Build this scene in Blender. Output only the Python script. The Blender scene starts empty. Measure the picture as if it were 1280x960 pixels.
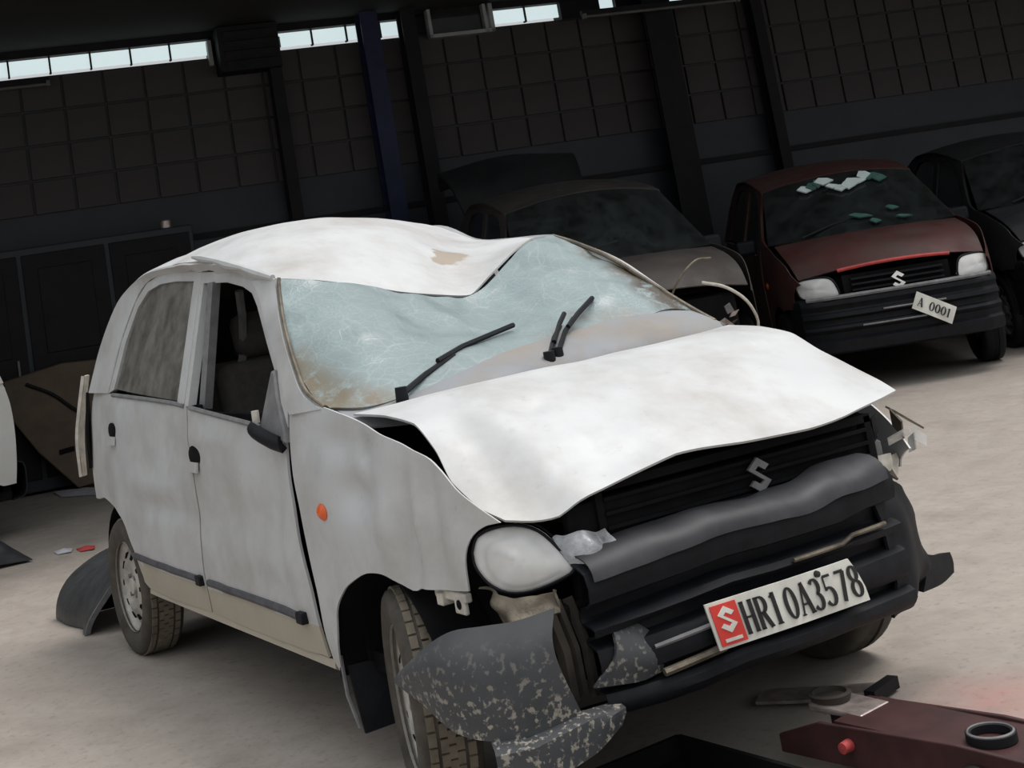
import bpy, bmesh, math, random
from mathutils import Vector, Matrix
random.seed(7)
S = bpy.context.scene
COL = S.collection

# ---------------------------------------------------------------- camera
def rad(a): return a * math.pi / 180
yaw, pitch, roll = 2.6463, 0.1420, -0.1634
fw = Vector((math.cos(yaw) * math.cos(pitch), math.sin(yaw) * math.cos(pitch), math.sin(pitch)))
r0 = Vector((math.sin(yaw), -math.cos(yaw), 0)); u0 = r0.cross(fw)
rt = math.cos(roll) * r0 + math.sin(roll) * u0
up = -math.sin(roll) * r0 + math.cos(roll) * u0
cd = bpy.data.cameras.new('camera'); cam = bpy.data.objects.new('camera', cd); COL.objects.link(cam)
cam.matrix_world = Matrix(((rt.x, up.x, -fw.x, 3.411), (rt.y, up.y, -fw.y, -2.239), (rt.z, up.z, -fw.z, 1.263), (0, 0, 0, 1)))
cd.sensor_width = 36; cd.lens = 36 * 1806 / 1280; cd.shift_x = 127 / 1280; cd.shift_y = -400 / 1280
cd.clip_start = .05; cd.clip_end = 200
S.camera = cam

# ---------------------------------------------------------------- overcast daylight
W = bpy.data.worlds.new('overcast_sky'); S.world = W; W.use_nodes = True
nt = W.node_tree; bg = nt.nodes['Background']
bg.inputs[0].default_value = (.95, .98, 1.0, 1)
# standard overcast sky: zenith three times as bright as the horizon
tcw = nt.nodes.new('ShaderNodeTexCoord'); sxw = nt.nodes.new('ShaderNodeSeparateXYZ'); nt.links.new(tcw.outputs['Generated'], sxw.inputs[0])
mrw = nt.nodes.new('ShaderNodeMapRange'); mrw.inputs['From Min'].default_value = 0; mrw.inputs['From Max'].default_value = 1
mrw.inputs['To Min'].default_value = .36; mrw.inputs['To Max'].default_value = 1.08
nt.links.new(sxw.outputs['Z'], mrw.inputs['Value']); nt.links.new(mrw.outputs[0], bg.inputs[1])
sd = bpy.data.lights.new('veiled_sun', 'SUN'); sd.energy = 1.75; sd.angle = rad(28); sd.color = (1, .93, .88)
so = bpy.data.objects.new('veiled_sun', sd); COL.objects.link(so)
so.rotation_euler = Vector((-.16, -.42, -1)).to_track_quat('-Z', 'Y').to_euler()
S.view_settings.view_transform = 'Standard'; S.view_settings.look = 'None'
S.view_settings.gamma = 1; S.view_settings.use_curve_mapping = False
S.view_settings.exposure = 0.26

# ---------------------------------------------------------------- materials
def newmat(name):
    m = bpy.data.materials.new(name); m.use_nodes = True
    return m, m.node_tree, m.node_tree.nodes['Principled BSDF']
def noise(nt, scale, detail=4, rough=.6, coord='Object', loc=None):
    tc = nt.nodes.new('ShaderNodeTexCoord'); n = nt.nodes.new('ShaderNodeTexNoise')
    n.inputs['Scale'].default_value = scale; n.inputs['Detail'].default_value = detail; n.inputs['Roughness'].default_value = rough
    nt.links.new(tc.outputs[coord], n.inputs['Vector'])
    return n.outputs['Fac']
def ramp(nt, src, stops):
    r = nt.nodes.new('ShaderNodeValToRGB'); e = r.color_ramp.elements
    while len(e) < len(stops): e.new(.5)
    for k, (p, c) in enumerate(stops):
        e[k].position = p; e[k].color = (*c, 1) if len(c) == 3 else c
    nt.links.new(src, r.inputs[0]); return r.outputs[0]
def mix(nt, fac, a, b):
    m = nt.nodes.new('ShaderNodeMix'); m.data_type = 'RGBA'
    for i, v in ((0, fac), (6, a), (7, b)):
        if hasattr(v, 'links'): nt.links.new(v, m.inputs[i])
        elif i == 0: m.inputs[0].default_value = v
        else: m.inputs[i].default_value = (*v, 1)
    return m.outputs[2]
def bump(nt, bs, src, strength, dist=.01):
    b = nt.nodes.new('ShaderNodeBump'); b.inputs['Strength'].default_value = strength; b.inputs['Distance'].default_value = dist
    nt.links.new(src, b.inputs['Height']); nt.links.new(b.outputs[0], bs.inputs['Normal'])
G3 = lambda v: (v, v, v)
def plain(name, col, rough=.6, metal=0., var=.25, scale=14, bmp=0., spec=.5):
    m, nt, bs = newmat(name)
    f = noise(nt, scale)
    c = ramp(nt, f, [(.3, tuple(x * (1 - var) for x in col)), (.7, tuple(min(1, x * (1 + var)) for x in col))])
    nt.links.new(c, bs.inputs['Base Color'])
    bs.inputs['Roughness'].default_value = rough; bs.inputs['Metallic'].default_value = metal
    bs.inputs['Specular IOR Level'].default_value = spec
    if bmp: bump(nt, bs, noise(nt, scale * 4), bmp)
    return m
def car_paint(name, col, dust, rough=.38, metal=.35, amount=.5):
    m, nt, bs = newmat(name)
    d = ramp(nt, noise(nt, 3.2, 8, .65), [(.42, G3(0)), (.72, G3(amount))])
    base = mix(nt, d, col, dust)
    sc = ramp(nt, noise(nt, 26, 6, .8), [(.60, G3(0)), (.72, G3(.35))])
    base = mix(nt, sc, base, tuple(x * .72 for x in dust))
    nt.links.new(base, bs.inputs['Base Color'])
    rr = ramp(nt, noise(nt, 5, 6), [(.3, G3(rough)), (.75, G3(min(1, rough + .35)))])
    nt.links.new(rr, bs.inputs['Roughness']); bs.inputs['Metallic'].default_value = metal
    bump(nt, bs, noise(nt, 9, 5), .05, .01)
    return m
M = {}
M['silver'] = car_paint('silver_paint', (.55, .565, .575), (.40, .385, .365), .48, .30, .85)
M['silver_low'] = car_paint('dusty_sill_paint', (.42, .385, .32), (.34, .29, .22), .6, .1)
M['silver_in'] = M['silver']
M['white_car'] = car_paint('white_paint', (.60, .60, .58), (.50, .47, .42), .4, 0)
M['red_car'] = car_paint('red_paint', (.060, .015, .013), (.045, .034, .029), .45, .05, .9)
M['dark_car'] = car_paint('charcoal_paint', (.030, .026, .024), (.060, .050, .045), .5, .1, .7)
M['black_car'] = car_paint('black_paint', (.012, .013, .015), (.03, .03, .03), .45, 0)
M['black_plastic'] = plain('black_plastic', (.007, .008, .011), .6, 0, .35, 18, .1, .22)
M['tyre'] = plain('tyre_rubber', (.060, .052, .042), .85, 0, .45, 12, .15)
M['tyre_dust'] = plain('dusty_tread', (.17, .145, .11), .95, 0, .4, 9, .3)
M['rim'] = plain('steel_rim', (.42, .40, .37), .5, .3, .4, 10)
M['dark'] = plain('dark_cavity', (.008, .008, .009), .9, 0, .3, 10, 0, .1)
M['under'] = plain('rusty_underbody', (.035, .028, .022), .9, 0, .5, 12)
M['chrome'] = plain('dull_chrome', (.6, .6, .58), .25, .9, .15)
M['orange'] = plain('orange_lens', (.75, .12, .02), .25, 0, .2)
M['tail_red'] = plain('red_lens', (.45, .03, .02), .3, 0, .2)
M['seat'] = plain('grey_seat_cloth', (.07, .064, .06), .95, 0, .2, 40)
M['strip_grey'] = plain('faded_rubbing_strip', (.07, .068, .078), .7, 0, .35, 30)
M['bumper_grey'] = plain('skylit_bumper', (.034, .035, .041), .55, 0, .35, 10, 0, .4)  # lighter version of the bumper black, sky light put into the colour
M['grey_trim'] = plain('grey_trim', (.17, .17, .175), .7, 0, .25, 20)
M['torn_grey'] = plain('torn_grey_metal', (.34, .35, .37), .4, .3, .6, 16, .3)
M['crumple'] = plain('crumpled_bare_metal', (.14, .118, .09), .55, .4, .6, 11, .4)
M['cowl_dusty'] = car_paint('dusty_cowl', (.25, .265, .285), (.27, .22, .165), .55, .1, .9)
M['cream'] = plain('ivory_bracket', (.55, .52, .46), .5, .1, .3, 16)
M['plate_white'] = plain('plate_white', (.72, .72, .66), .5, 0, .22, 9)
M['plate_red'] = plain('plate_red', (.70, .05, .04), .5, 0, .15, 9)
M['ink'] = plain('black_ink', (.015, .015, .016), .6, 0, .3)
M['wall_tile'] = plain('brown_grey_tile', (.050, .045, .046), .6, 0, .22, 1.3, 0, .25)
M['wall_dark'] = plain('dark_painted_wall', (.020, .025, .032), .5, 0, .3, 1.5, 0, .35)
M['ceiling'] = plain('sooty_ceiling', (.012, .011, .011), .9, 0, .3, 2)
M['steel_black'] = plain('black_steel', (.010, .010, .012), .6, 0, .3, 6, 0, .2)
M['steel_blue'] = plain('blue_steel', (.012, .018, .055), .55, 0, .3, 6, 0, .3)
M['frame_white'] = plain('pale_frame', (.30, .33, .33), .5, 0, .2, 6)
M['frame_grey'] = plain('grey_frame', (.10, .10, .095), .6, 0, .2, 6)
M['mustard'] = plain('mustard_paint', (.085, .055, .028), .6, 0, .35, 5)
M['jack_red'] = plain('jack_red_paint', (.048, .015, .015), .55, .1, .4, 9)
M['jack_steel'] = plain('worn_steel', (.42, .36, .34), .4, .7, .45, 18)
M['paper'] = plain('paper', (.45, .45, .50), .8, 0, .15)
M['scrap_red'] = plain('red_scrap', (.40, .05, .05), .7, 0, .2)
M['sheet_black'] = plain('black_sheet', (.03, .032, .035), .45, 0, .4, 12, .3)

def mat_floor():
    m, nt, bs = newmat('stained_concrete')
    a = ramp(nt, noise(nt, .55, 8, .6), [(.3, (.31, .275, .245)), (.7, (.41, .37, .33))])
    b = ramp(nt, noise(nt, 7, 8, .75), [(.38, G3(.0)), (.68, G3(.7))])
    c = mix(nt, b, a, (.27, .24, .21))
    s = ramp(nt, noise(nt, 26, 6, .8), [(.54, G3(0)), (.68, G3(.6))])
    c = mix(nt, s, c, (.17, .145, .125))
    o = ramp(nt, noise(nt, 1.7, 6, .65), [(.52, G3(0)), (.70, G3(.55))])
    c = mix(nt, o, c, (.20, .17, .15))
    # reddish oil stain on the slab
    tc = nt.nodes.new('ShaderNodeTexCoord'); mp = nt.nodes.new('ShaderNodeMapping')
    mp.inputs['Location'].default_value = (-.66, -.62, 0); nt.links.new(tc.outputs['Object'], mp.inputs[0])
    g = nt.nodes.new('ShaderNodeVectorMath'); g.operation = 'LENGTH'; nt.links.new(mp.outputs[0], g.inputs[0])
    r = ramp(nt, g.outputs['Value'], [(.05, G3(.55)), (.30, G3(0))])
    mm = nt.nodes.new('ShaderNodeMath'); mm.operation = 'MULTIPLY'
    nt.links.new(r, mm.inputs[0]); nt.links.new(noise(nt, 9, 4), mm.inputs[1])
    c = mix(nt, mm.outputs[0], c, (.50, .16, .15))
    nt.links.new(c, bs.inputs['Base Color']); bs.inputs['Roughness'].default_value = .85
    bs.inputs['Specular IOR Level'].default_value = .3
    bump(nt, bs, noise(nt, 40, 6), .25, .004)
    return m
M['floor'] = mat_floor()

def mat_shattered(name, col, alpha, mud=True):
    m, nt, bs = newmat(name)
    tc = nt.nodes.new('ShaderNodeTexCoord')
    cr = []
    for sc, w in ((7, .03), (30, .07), (90, .2)):
        wn = nt.nodes.new('ShaderNodeTexNoise'); wn.inputs['Scale'].default_value = 6
        nt.links.new(tc.outputs['Object'], wn.inputs['Vector'])
        ad = nt.nodes.new('ShaderNodeMix'); ad.data_type = 'VECTOR'; ad.inputs[0].default_value = .12
        nt.links.new(tc.outputs['Object'], ad.inputs[4]); nt.links.new(wn.outputs['Color'], ad.inputs[5])
        v = nt.nodes.new('ShaderNodeTexVoronoi'); v.feature = 'DISTANCE_TO_EDGE'; v.inputs['Scale'].default_value = sc
        nt.links.new(ad.outputs[1], v.inputs['Vector'])
        cr.append(ramp(nt, v.outputs['Distance'], [(0, G3(1)), (w, G3(0))]))
    base = ramp(nt, noise(nt, 4.5, 6, .65), [(.3, tuple(x * .72 for x in col)), (.7, tuple(min(1, x * 1.12) for x in col))])
    base = mix(nt, cr[2], base, tuple(x * .85 for x in col))
    s1 = nt.nodes.new('ShaderNodeMath'); s1.operation = 'MULTIPLY'; s1.inputs[1].default_value = .20
    nt.links.new(cr[1], s1.inputs[0]); base = mix(nt, s1.outputs[0], base, tuple(min(1, x * 1.35) for x in col))
    s2 = nt.nodes.new('ShaderNodeMath'); s2.operation = 'MULTIPLY'; s2.inputs[1].default_value = .10
    nt.links.new(cr[0], s2.inputs[0]); base = mix(nt, s2.outputs[0], base, (.66, .68, .65))
    if mud:   # dried mud collected in the lower corners and along the bottom
        for (cx, cy, cz, rr, st, mc) in ((-.48, -.675, 1.05, .10, 1.3, (.17, .145, .10)), (-.38, -.685, 1.0, .12, 1.5, (.15, .125, .08)), (-.26, -.67, .955, .13, 1.6, (.15, .125, .08)), (-.17, -.58, .94, .09, 1.3, (.20, .17, .13)),
                (-.23, .10, 1.0, .12, 1.0, (.20, .165, .125)), (-.25, .32, 1.01, .12, .8, (.24, .20, .16)), (-.33, .22, 1.07, .06, .9, (.12, .10, .08)),
                (-.30, .60, 1.02, .16, 2.0, (.055, .042, .024)), (-.40, .575, 1.085, .14, 1.8, (.055, .042, .024)), (-.52, .555, 1.15, .11, 1.5, (.07, .055, .035)), (-.66, .53, 1.23, .08, 1.1, (.12, .10, .07))):
            vm = nt.nodes.new('ShaderNodeVectorMath'); vm.operation = 'DISTANCE'; vm.inputs[1].default_value = (cx, cy, cz)
            nt.links.new(tc.outputs['Object'], vm.inputs[0])
            q = ramp(nt, vm.outputs['Value'], [(.0, G3(min(1, st))), (rr * max(0, 1 - 1 / st) if st > 1 else .001, G3(min(1, st))), (rr, G3(0))])
            nn = ramp(nt, noise(nt, 19, 6, .7), [(.34, G3(0)), (.50, G3(1))])
            mu = nt.nodes.new('ShaderNodeMath'); mu.operation = 'MULTIPLY'
            nt.links.new(q, mu.inputs[0]); nt.links.new(nn, mu.inputs[1])
            base = mix(nt, mu.outputs[0], base, mc)
    nt.links.new(base, bs.inputs['Base Color']); bs.inputs['Roughness'].default_value = .32
    bs.inputs['Alpha'].default_value = alpha
    bump(nt, bs, cr[1], .12, .003)
    return m
M['shattered'] = mat_shattered('shattered_laminate', (.255, .325, .335), .96)

def mat_glass(name, col, alpha, rough=.08):
    m, nt, bs = newmat(name)
    d = ramp(nt, noise(nt, 6, 8, .7), [(.36, tuple(x * .55 for x in col)), (.66, tuple(min(1, x * 1.7) for x in col))])
    nt.links.new(d, bs.inputs['Base Color']); bs.inputs['Roughness'].default_value = rough; bs.inputs['Alpha'].default_value = alpha
    return m
M['dusty_glass'] = mat_glass('dusty_glass', (.17, .165, .15), .82, .35)
M['dark_glass'] = mat_glass('dark_glass', (.018, .021, .021), .9, .12)
def mat_lens():
    m, nt, bs = newmat('headlamp_lens')
    f = ramp(nt, noise(nt, 14, 3), [(.3, (.80, .81, .81)), (.7, (.95, .95, .94))])
    nt.links.new(f, bs.inputs['Base Color']); bs.inputs['Roughness'].default_value = .12
    bs.inputs['Alpha'].default_value = .42; bs.inputs['Coat Weight'].default_value = .6
    w = nt.nodes.new('ShaderNodeTexWave'); w.inputs['Scale'].default_value = 9
    tc = nt.nodes.new('ShaderNodeTexCoord'); nt.links.new(tc.outputs['Object'], w.inputs['Vector'])
    bump(nt, bs, w.outputs['Fac'], .25, .006)
    return m
M['lens'] = mat_lens()
M['reflector'] = plain('lamp_reflector', (.94, .94, .92), .35, 0, .05, 20, .35)
def mat_flap():
    m, nt, bs = newmat('mud_spattered_plastic')
    a = ramp(nt, noise(nt, 5, 5), [(.3, (.034, .037, .042)), (.7, (.060, .063, .068))])
    sp = ramp(nt, noise(nt, 62, 3, .6), [(.55, G3(0)), (.63, G3(.75))])
    tc = nt.nodes.new('ShaderNodeTexCoord'); sx = nt.nodes.new('ShaderNodeSeparateXYZ'); nt.links.new(tc.outputs['Object'], sx.inputs[0])
    lo = ramp(nt, sx.outputs['Z'], [(.30, G3(1)), (.47, G3(.0))])
    mm = nt.nodes.new('ShaderNodeMath'); mm.operation = 'MULTIPLY'; nt.links.new(sp, mm.inputs[0]); nt.links.new(lo, mm.inputs[1])
    c = mix(nt, mm.outputs[0], a, (.36, .33, .28))
    nt.links.new(c, bs.inputs['Base Color']); bs.inputs['Roughness'].default_value = .6
    return m
M['flap'] = mat_flap()
def mat_emit(name, col, st):
    m, nt, bs = newmat(name)
    bs.inputs['Base Color'].default_value = (*col, 1); bs.inputs['Emission Color'].default_value = (*col, 1); bs.inputs['Emission Strength'].default_value = st
    bs.inputs['Roughness'].default_value = .4
    return m
M['daylit'] = mat_emit('daylit_frosted_pane', (.62, .74, .76), .75)

# ---------------------------------------------------------------- mesh helpers
def link(o, parent=None, **kw):
    COL.objects.link(o)
    if parent is not None: o.parent = parent
    for k, v in kw.items(): o[k] = v
    return o
def empty(name, loc=(0, 0, 0), rz=0, parent=None, **kw):
    o = bpy.data.objects.new(name, None); o.location = loc; o.rotation_euler = (0, 0, rz); o.empty_display_size = .1
    return link(o, parent, **kw)
def mesh(name, vs, fs, mat, parent=None, smooth=True, thick=0, ang=40, bev=0, **kw):
    me = bpy.data.meshes.new(name); me.from_pydata([tuple(v) for v in vs], [], fs); me.validate()
    b = bmesh.new(); b.from_mesh(me); bmesh.ops.recalc_face_normals(b, faces=b.faces); b.to_mesh(me); b.free()
    me.materials.append(M[mat] if isinstance(mat, str) else mat)
    if smooth:
        me.polygons.foreach_set('use_smooth', [True] * len(me.polygons)); me.set_sharp_from_angle(angle=rad(ang))
    o = bpy.data.objects.new(name, me)
    if thick:
        md = o.modifiers.new('thickness', 'SOLIDIFY'); md.thickness = thick; md.offset = 0
        if smooth:
            es = o.modifiers.new('crisp_edges', 'EDGE_SPLIT'); es.split_angle = rad(55); es.use_edge_sharp = False
    if bev:
        md = o.modifiers.new('bevel', 'BEVEL'); md.width = bev; md.segments = 2; md.limit_method = 'ANGLE'
    return link(o, parent, **kw)
def cr(P, n, closed=False, lin=False):
    """resample a polyline by chord length, Catmull-Rom or straight"""
    P = [Vector(p) for p in P]
    if len(P) == 1: return [P[0].copy() for _ in range(n)]
    L = [0]
    for a, b in zip(P, P[1:]): L.append(L[-1] + max((b - a).length, 1e-6))
    out = []
    for k in range(n):
        t = L[-1] * k / (n - 1); i = 0
        while i < len(P) - 2 and L[i + 1] < t: i += 1
        f = (t - L[i]) / (L[i + 1] - L[i])
        if lin: out.append(P[i].lerp(P[i + 1], f)); continue
        p0 = P[i - 1] if i else P[i] * 2 - P[i + 1]; p3 = P[i + 2] if i + 2 < len(P) else P[i + 1] * 2 - P[i]
        out.append(.5 * ((2 * P[i]) + (P[i + 1] - p0) * f + (2 * p0 - 5 * P[i] + 4 * P[i + 1] - p3) * f * f + (3 * P[i] - p0 - 3 * P[i + 1] + p3) * f ** 3))
    return out
def gridpts(rows, nu, nv, lin=False):
    A = [cr(r, nu, lin=lin) for r in rows]
    cols = [cr([A[i][k] for i in range(len(A))], nv, lin=lin) for k in range(nu)]
    return [[cols[k][j] for k in range(nu)] for j in range(nv)]
def coons(b, t, l, r, nu, nv):
    """b,t run left to right; l,r run bottom to top (2D or 3D)"""
    B, T, Lf, Rt = cr(b, nu), cr(t, nu), cr(l, nv), cr(r, nv)
    g = []
    for j in range(nv):
        v = j / (nv - 1); row = []
        for i in range(nu):
            u = i / (nu - 1)
            p = (1 - v) * B[i] + v * T[i] + (1 - u) * Lf[j] + u * Rt[j] - ((1 - u) * (1 - v) * B[0] + u * (1 - v) * B[-1] + (1 - u) * v * T[0] + u * v * T[-1])
            row.append(p)
        g.append(row)
    return g
def sheet(name, g, mat, parent, thick=.004, fn=None, mirror=False, ang=40, **kw):
    nv, nu = len(g), len(g[0]); vs = []
    for row in g:
        for p in row:
            p = fn(p) if fn else Vector(p)
            vs.append((p[0], -p[1], p[2]) if mirror else tuple(p))
    fs = [(j * nu + i, j * nu + i + 1, (j + 1) * nu + i + 1, (j + 1) * nu + i) for j in range(nv - 1) for i in range(nu - 1)]
    return mesh(name, vs, fs, mat, parent, True, thick, ang, **kw)
def strip(name, a, b, mat, parent, n=24, thick=.012, mid=0, mirror=False, fn=None, **kw):
    A, B = cr(a, n), cr(b, n)
    return sheet(name, [A, [(p + q) / 2 for p, q in zip(A, B)], B], mat, parent, thick, fn, mirror, **kw)
def tube_geo(P, r, seg=8, cap=True):
    P = [Vector(p) for p in P]; vs, fs = [], []; n = len(P); R = r if isinstance(r, (list, tuple)) else [r] * n
    prev = None
    for k, p in enumerate(P):
        t = (P[min(k + 1, n - 1)] - P[max(k - 1, 0)]).normalized()
        if prev is None:
            a = Vector((0, 0, 1)) if abs(t.z) < .9 else Vector((1, 0, 0)); x = t.cross(a).normalized()
        else:
            x = (prev - t * prev.dot(t)).normalized()
        prev = x; y = t.cross(x)
        for s in range(seg):
            c = 2 * math.pi * s / seg; vs.append(p + (x * math.cos(c) + y * math.sin(c)) * R[k])
    for k in range(n - 1):
        for s in range(seg):
            s2 = (s + 1) % seg; fs.append((k * seg + s, k * seg + s2, (k + 1) * seg + s2, (k + 1) * seg + s))
    if cap: fs.append(tuple(range(seg))[::-1]); fs.append(tuple((n - 1) * seg + s for s in range(seg)))
    return vs, fs
def tube(name, P, r, mat, parent, seg=8, smooth_path=0, **kw):
    if smooth_path: P = cr(P, smooth_path)
    return mesh(name, *tube_geo(P, r, seg), mat, parent, **kw)
def box_geo(c, s, rot=None):
    vs = []; c = Vector(c)
    for k in range(8):
        v = Vector(((k & 1) - .5, (k >> 1 & 1) - .5, (k >> 2) - .5)); v = Vector((v.x * s[0], v.y * s[1], v.z * s[2]))
        if rot is not None: v = rot @ v
        vs.append(c + v)
    return vs, [(0, 2, 3, 1), (4, 5, 7, 6), (0, 1, 5, 4), (2, 6, 7, 3), (0, 4, 6, 2), (1, 3, 7, 5)]
def box(name, c, s, mat, parent=None, rot=None, bev=.004, **kw):
    return mesh(name, *box_geo(c, s, rot), mat, parent, True, 0, 30, bev, **kw)
def join(*geos):
    vs, fs = [], []
    for v, f in geos:
        o = len(vs); vs += list(v); fs += [tuple(i + o for i in q) for q in f]
    return vs, fs
def lathe_geo(prof, seg, axis='y', c=(0, 0, 0), a0=0, a1=2 * math.pi):
    """prof: (radius, along axis)"""
    vs, fs = [], []; n = len(prof); full = abs(a1 - a0 - 2 * math.pi) < 1e-6; m = seg if full else seg + 1
    for k in range(m):
        a = a0 + (a1 - a0) * k / seg
        for r, h in prof:
            q = {'y': (r * math.cos(a), h, r * math.sin(a)), 'x': (h, r * math.cos(a), r * math.sin(a)), 'z': (r * math.cos(a), r * math.sin(a), h)}[axis]
            vs.append(Vector(q) + Vector(c))
    for k in range(seg):
        k2 = (k + 1) % m
        for i in range(n - 1): fs.append((k * n + i, k * n + i + 1, k2 * n + i + 1, k2 * n + i))
    return vs, fs
def poly_geo(P, depth_vec):
    n = len(P); P = [Vector(p) for p in P]; d = Vector(depth_vec)
    vs = P + [p + d for p in P]
    return vs, [tuple(range(n))[::-1], tuple(range(n, 2 * n))] + [(i, (i + 1) % n, n + (i + 1) % n, n + i) for i in range(n)]
def dome(name, outline, bulge, mat, parent, rings=7, thick=.004, **kw):
    """a lens: closed outline filled towards its centre and pushed out along `bulge`"""
    O = cr(list(outline) + [outline[0]], 33)[:-1]; n = len(O)
    c = sum(O, Vector()) / n; b = Vector(bulge); vs, fs = [], []
    for k in range(rings):
        f = k / rings
        for p in O: vs.append(p.lerp(c, f) + b * (1 - (1 - f) ** 2) )
    vs.append(c + b); 
    for k in range(rings - 1):
        for i in range(n): fs.append((k * n + i, k * n + (i + 1) % n, (k + 1) * n + (i + 1) % n, (k + 1) * n + i))
    for i in range(n): fs.append(((rings - 1) * n + i, (rings - 1) * n + (i + 1) % n, len(vs) - 1))
    return mesh(name, vs, fs, mat, parent, thick=thick, **kw)
def hash3(x, y, z):
    s = math.sin(x * 12.9898 + y * 78.233 + z * 37.719) * 43758.5453; return s - math.floor(s)
def vnoise(p, f):
    x, y, z = p[0] * f, p[1] * f, p[2] * f; i, j, k = math.floor(x), math.floor(y), math.floor(z); a, b, c = x - i, y - j, z - k
    a, b, c = (t * t * (3 - 2 * t) for t in (a, b, c)); r = 0
    for di in (0, 1):
        for dj in (0, 1):
            for dk in (0, 1):
                r += (a if di else 1 - a) * (b if dj else 1 - b) * (c if dk else 1 - c) * hash3(i + di, j + dj, k + dk)
    return r * 2 - 1

# ---------------------------------------------------------------- lettering and emblem shapes (flat, unit height)
def ribbon(pts, closed=False):
    """pts: (x, y, half-width in x, half-width in y) -> quads"""
    vs, fs = [], []
    P = [Vector((p[0], p[1])) for p in pts]; n = len(P)
    for k in range(n):
        a = P[k - 1] if (k or closed) else P[k]; b = P[(k + 1) % n] if (k < n - 1 or closed) else P[k]
        t = (b - a).normalized(); nn = Vector((-t.y, t.x)); w = pts[k][2]
        vs += [P[k] + nn * w, P[k] - nn * w]
    m = n if closed else n - 1
    for k in range(m):
        q = (k + 1) % n; fs.append((2 * k, 2 * k + 1, 2 * q + 1, 2 * q))
    return vs, fs
def arc(cx, cy, rx, ry, a0, a1, n, wt, wv):
    o = []
    for k in range(n):
        a = rad(a0 + (a1 - a0) * k / (n - 1)); v = abs(math.cos(a))
        o.append((cx + rx * math.cos(a), cy + ry * math.sin(a), wt + (wv - wt) * v))
    return o
TK, TN = .080, .030
def bar(x0, y0, x1, y1, w): return ribbon([(x0, y0, w), (x1, y1, w)])
GLYPH = {
 'H': [bar(.08, 0, .08, 1, TK), bar(.44, 0, .44, 1, TK), bar(.08, .5, .44, .5, TN), bar(-.01, .02, .17, .02, .022), bar(-.01, .98, .17, .98, .022), bar(.35, .02, .53, .02, .022), bar(.35, .98, .53, .98, .022)],
 'R': [bar(.08, 0, .08, 1, TK), ribbon([(.08, .97, TN)] + arc(.22, .73, .2, .24, 90, -90, 9, TN, TK) + [(.08, .49, TN)]), bar(.25, .5, .46, 0, TK), bar(-.01, .02, .17, .02, .022), bar(-.01, .98, .1, .98, .022), bar(.40, .02, .54, .02, .022)],
 '1': [bar(.2, 0, .2, 1, TK), bar(.08, .02, .32, .02, .022), bar(.06, .86, .2, .98, .03)],
 '0': [ribbon(arc(.26, .5, .2, .47, 0, 345, 22, TN, TK), True)],
 'A': [bar(.04, 0, .27, 1, TN), bar(.27, 1, .5, 0, TK), bar(.13, .33, .42, .33, TN), bar(-.04, .02, .13, .02, .022), bar(.40, .02, .6, .02, .022)],
 '3': [ribbon(arc(.22, .74, .18, .23, 150, -80, 12, TN, TK)), ribbon(arc(.22, .27, .2, .25, 85, -150, 12, TN, TK))],
 '5': [bar(.09, .95, .42, .95, .04), bar(.09, .95, .07, .5, TN), ribbon(arc(.2, .3, .22, .28, 120, -150, 14, TN, TK))],
 '7': [bar(.04, .95, .46, .95, .045), bar(.44, .95, .18, 0, TK)],
 '8': [ribbon(arc(.25, .75, .17, .22, 0, 345, 18, TN, TK), True), ribbon(arc(.25, .27, .2, .25, 0, 345, 18, TN, TK), True)],
}
def text_geo(s, height, width, place):
    """lettering as thin raised shapes; place(x, y, up) -> 3D"""
    adv = .62; tot = adv * len(s); vs, fs = [], []
    for k, ch in enumerate(s):
        if ch not in GLYPH: continue
        for v, f in GLYPH[ch]:
            o = len(vs)
            vs += [place((k * adv + q.x + .04) / tot * width, q.y * height) for q in v]
            fs += [tuple(i + o for i in z) for z in f]
    return vs, fs
ES = [(0, 1), (.9, .47), (.5, .24), (0, .52), (-.33, .33), (.9, -.42)]
ES = ES + [(-x, -y) for x, y in ES]

# ---------------------------------------------------------------- car side surface (x forward, right side y < 0)
def sy(x, z):
    y = -.735
    if z < .45: y += .035 * ((.45 - z) / .25) ** 2
    if z > .6: y += .035 * (min(z - .6, .35) / .35) ** 2
    if z > .95: y += .14 * (z - .95) / .38
    if x > .1: y += .11 * ((x - .1) / .4) ** 2
    if x < -1.9: y += .05 * ((-1.9 - x) / .9) ** 2
    return y
def on_side(off=0, dents=()):
    def f(p):
        x, z = p[0], p[1]; y = sy(x, z) + off
        for (dx, dz, rx, rz, d) in dents: y += d * math.exp(-((x - dx) / rx) ** 2 - ((z - dz) / rz) ** 2)
        if dents: y += .004 * vnoise((x, 0, z), 9)
        return Vector((x, y, z))
    return f
DENTS = ((-.95, .62, .28, .10, .022), (-.62, .72, .09, .16, .022), (-1.75, .60, .3, .04, .020), (-1.75, .66, .3, .03, -.010), (-2.0, .80, .12, .10, .018), (-1.15, .84, .25, .03, -.010), (-1.6, .82, .10, .08, .012),
         (-.05, .74, .09, .05, .036), (.02, .80, .05, .04, -.018), (.12, .70, .05, .12, -.020), (.21, .64, .04, .12, .030), (.30, .68, .035, .14, .024), (.255, .70, .025, .12, -.012), (-.15, .86, .12, .04, .018), (-.8, .45, .3, .05, .012), (-.52, .55, .06, .14, -.010), (-.25, .55, .07, .09, .012))
SEAM = [(-1.375, .948), (-1.319, .739), (-1.303, .612), (-1.335, .339), (-1.352, .285)]
DFRONT = [(-.465, .869), (-.455, .777), (-.438, .692), (-.403, .503), (-.374, .288)]
BELT_F = [(-1.375, .948), (-1.17, .932), (-.67, .895), (-.465, .869)]
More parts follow.
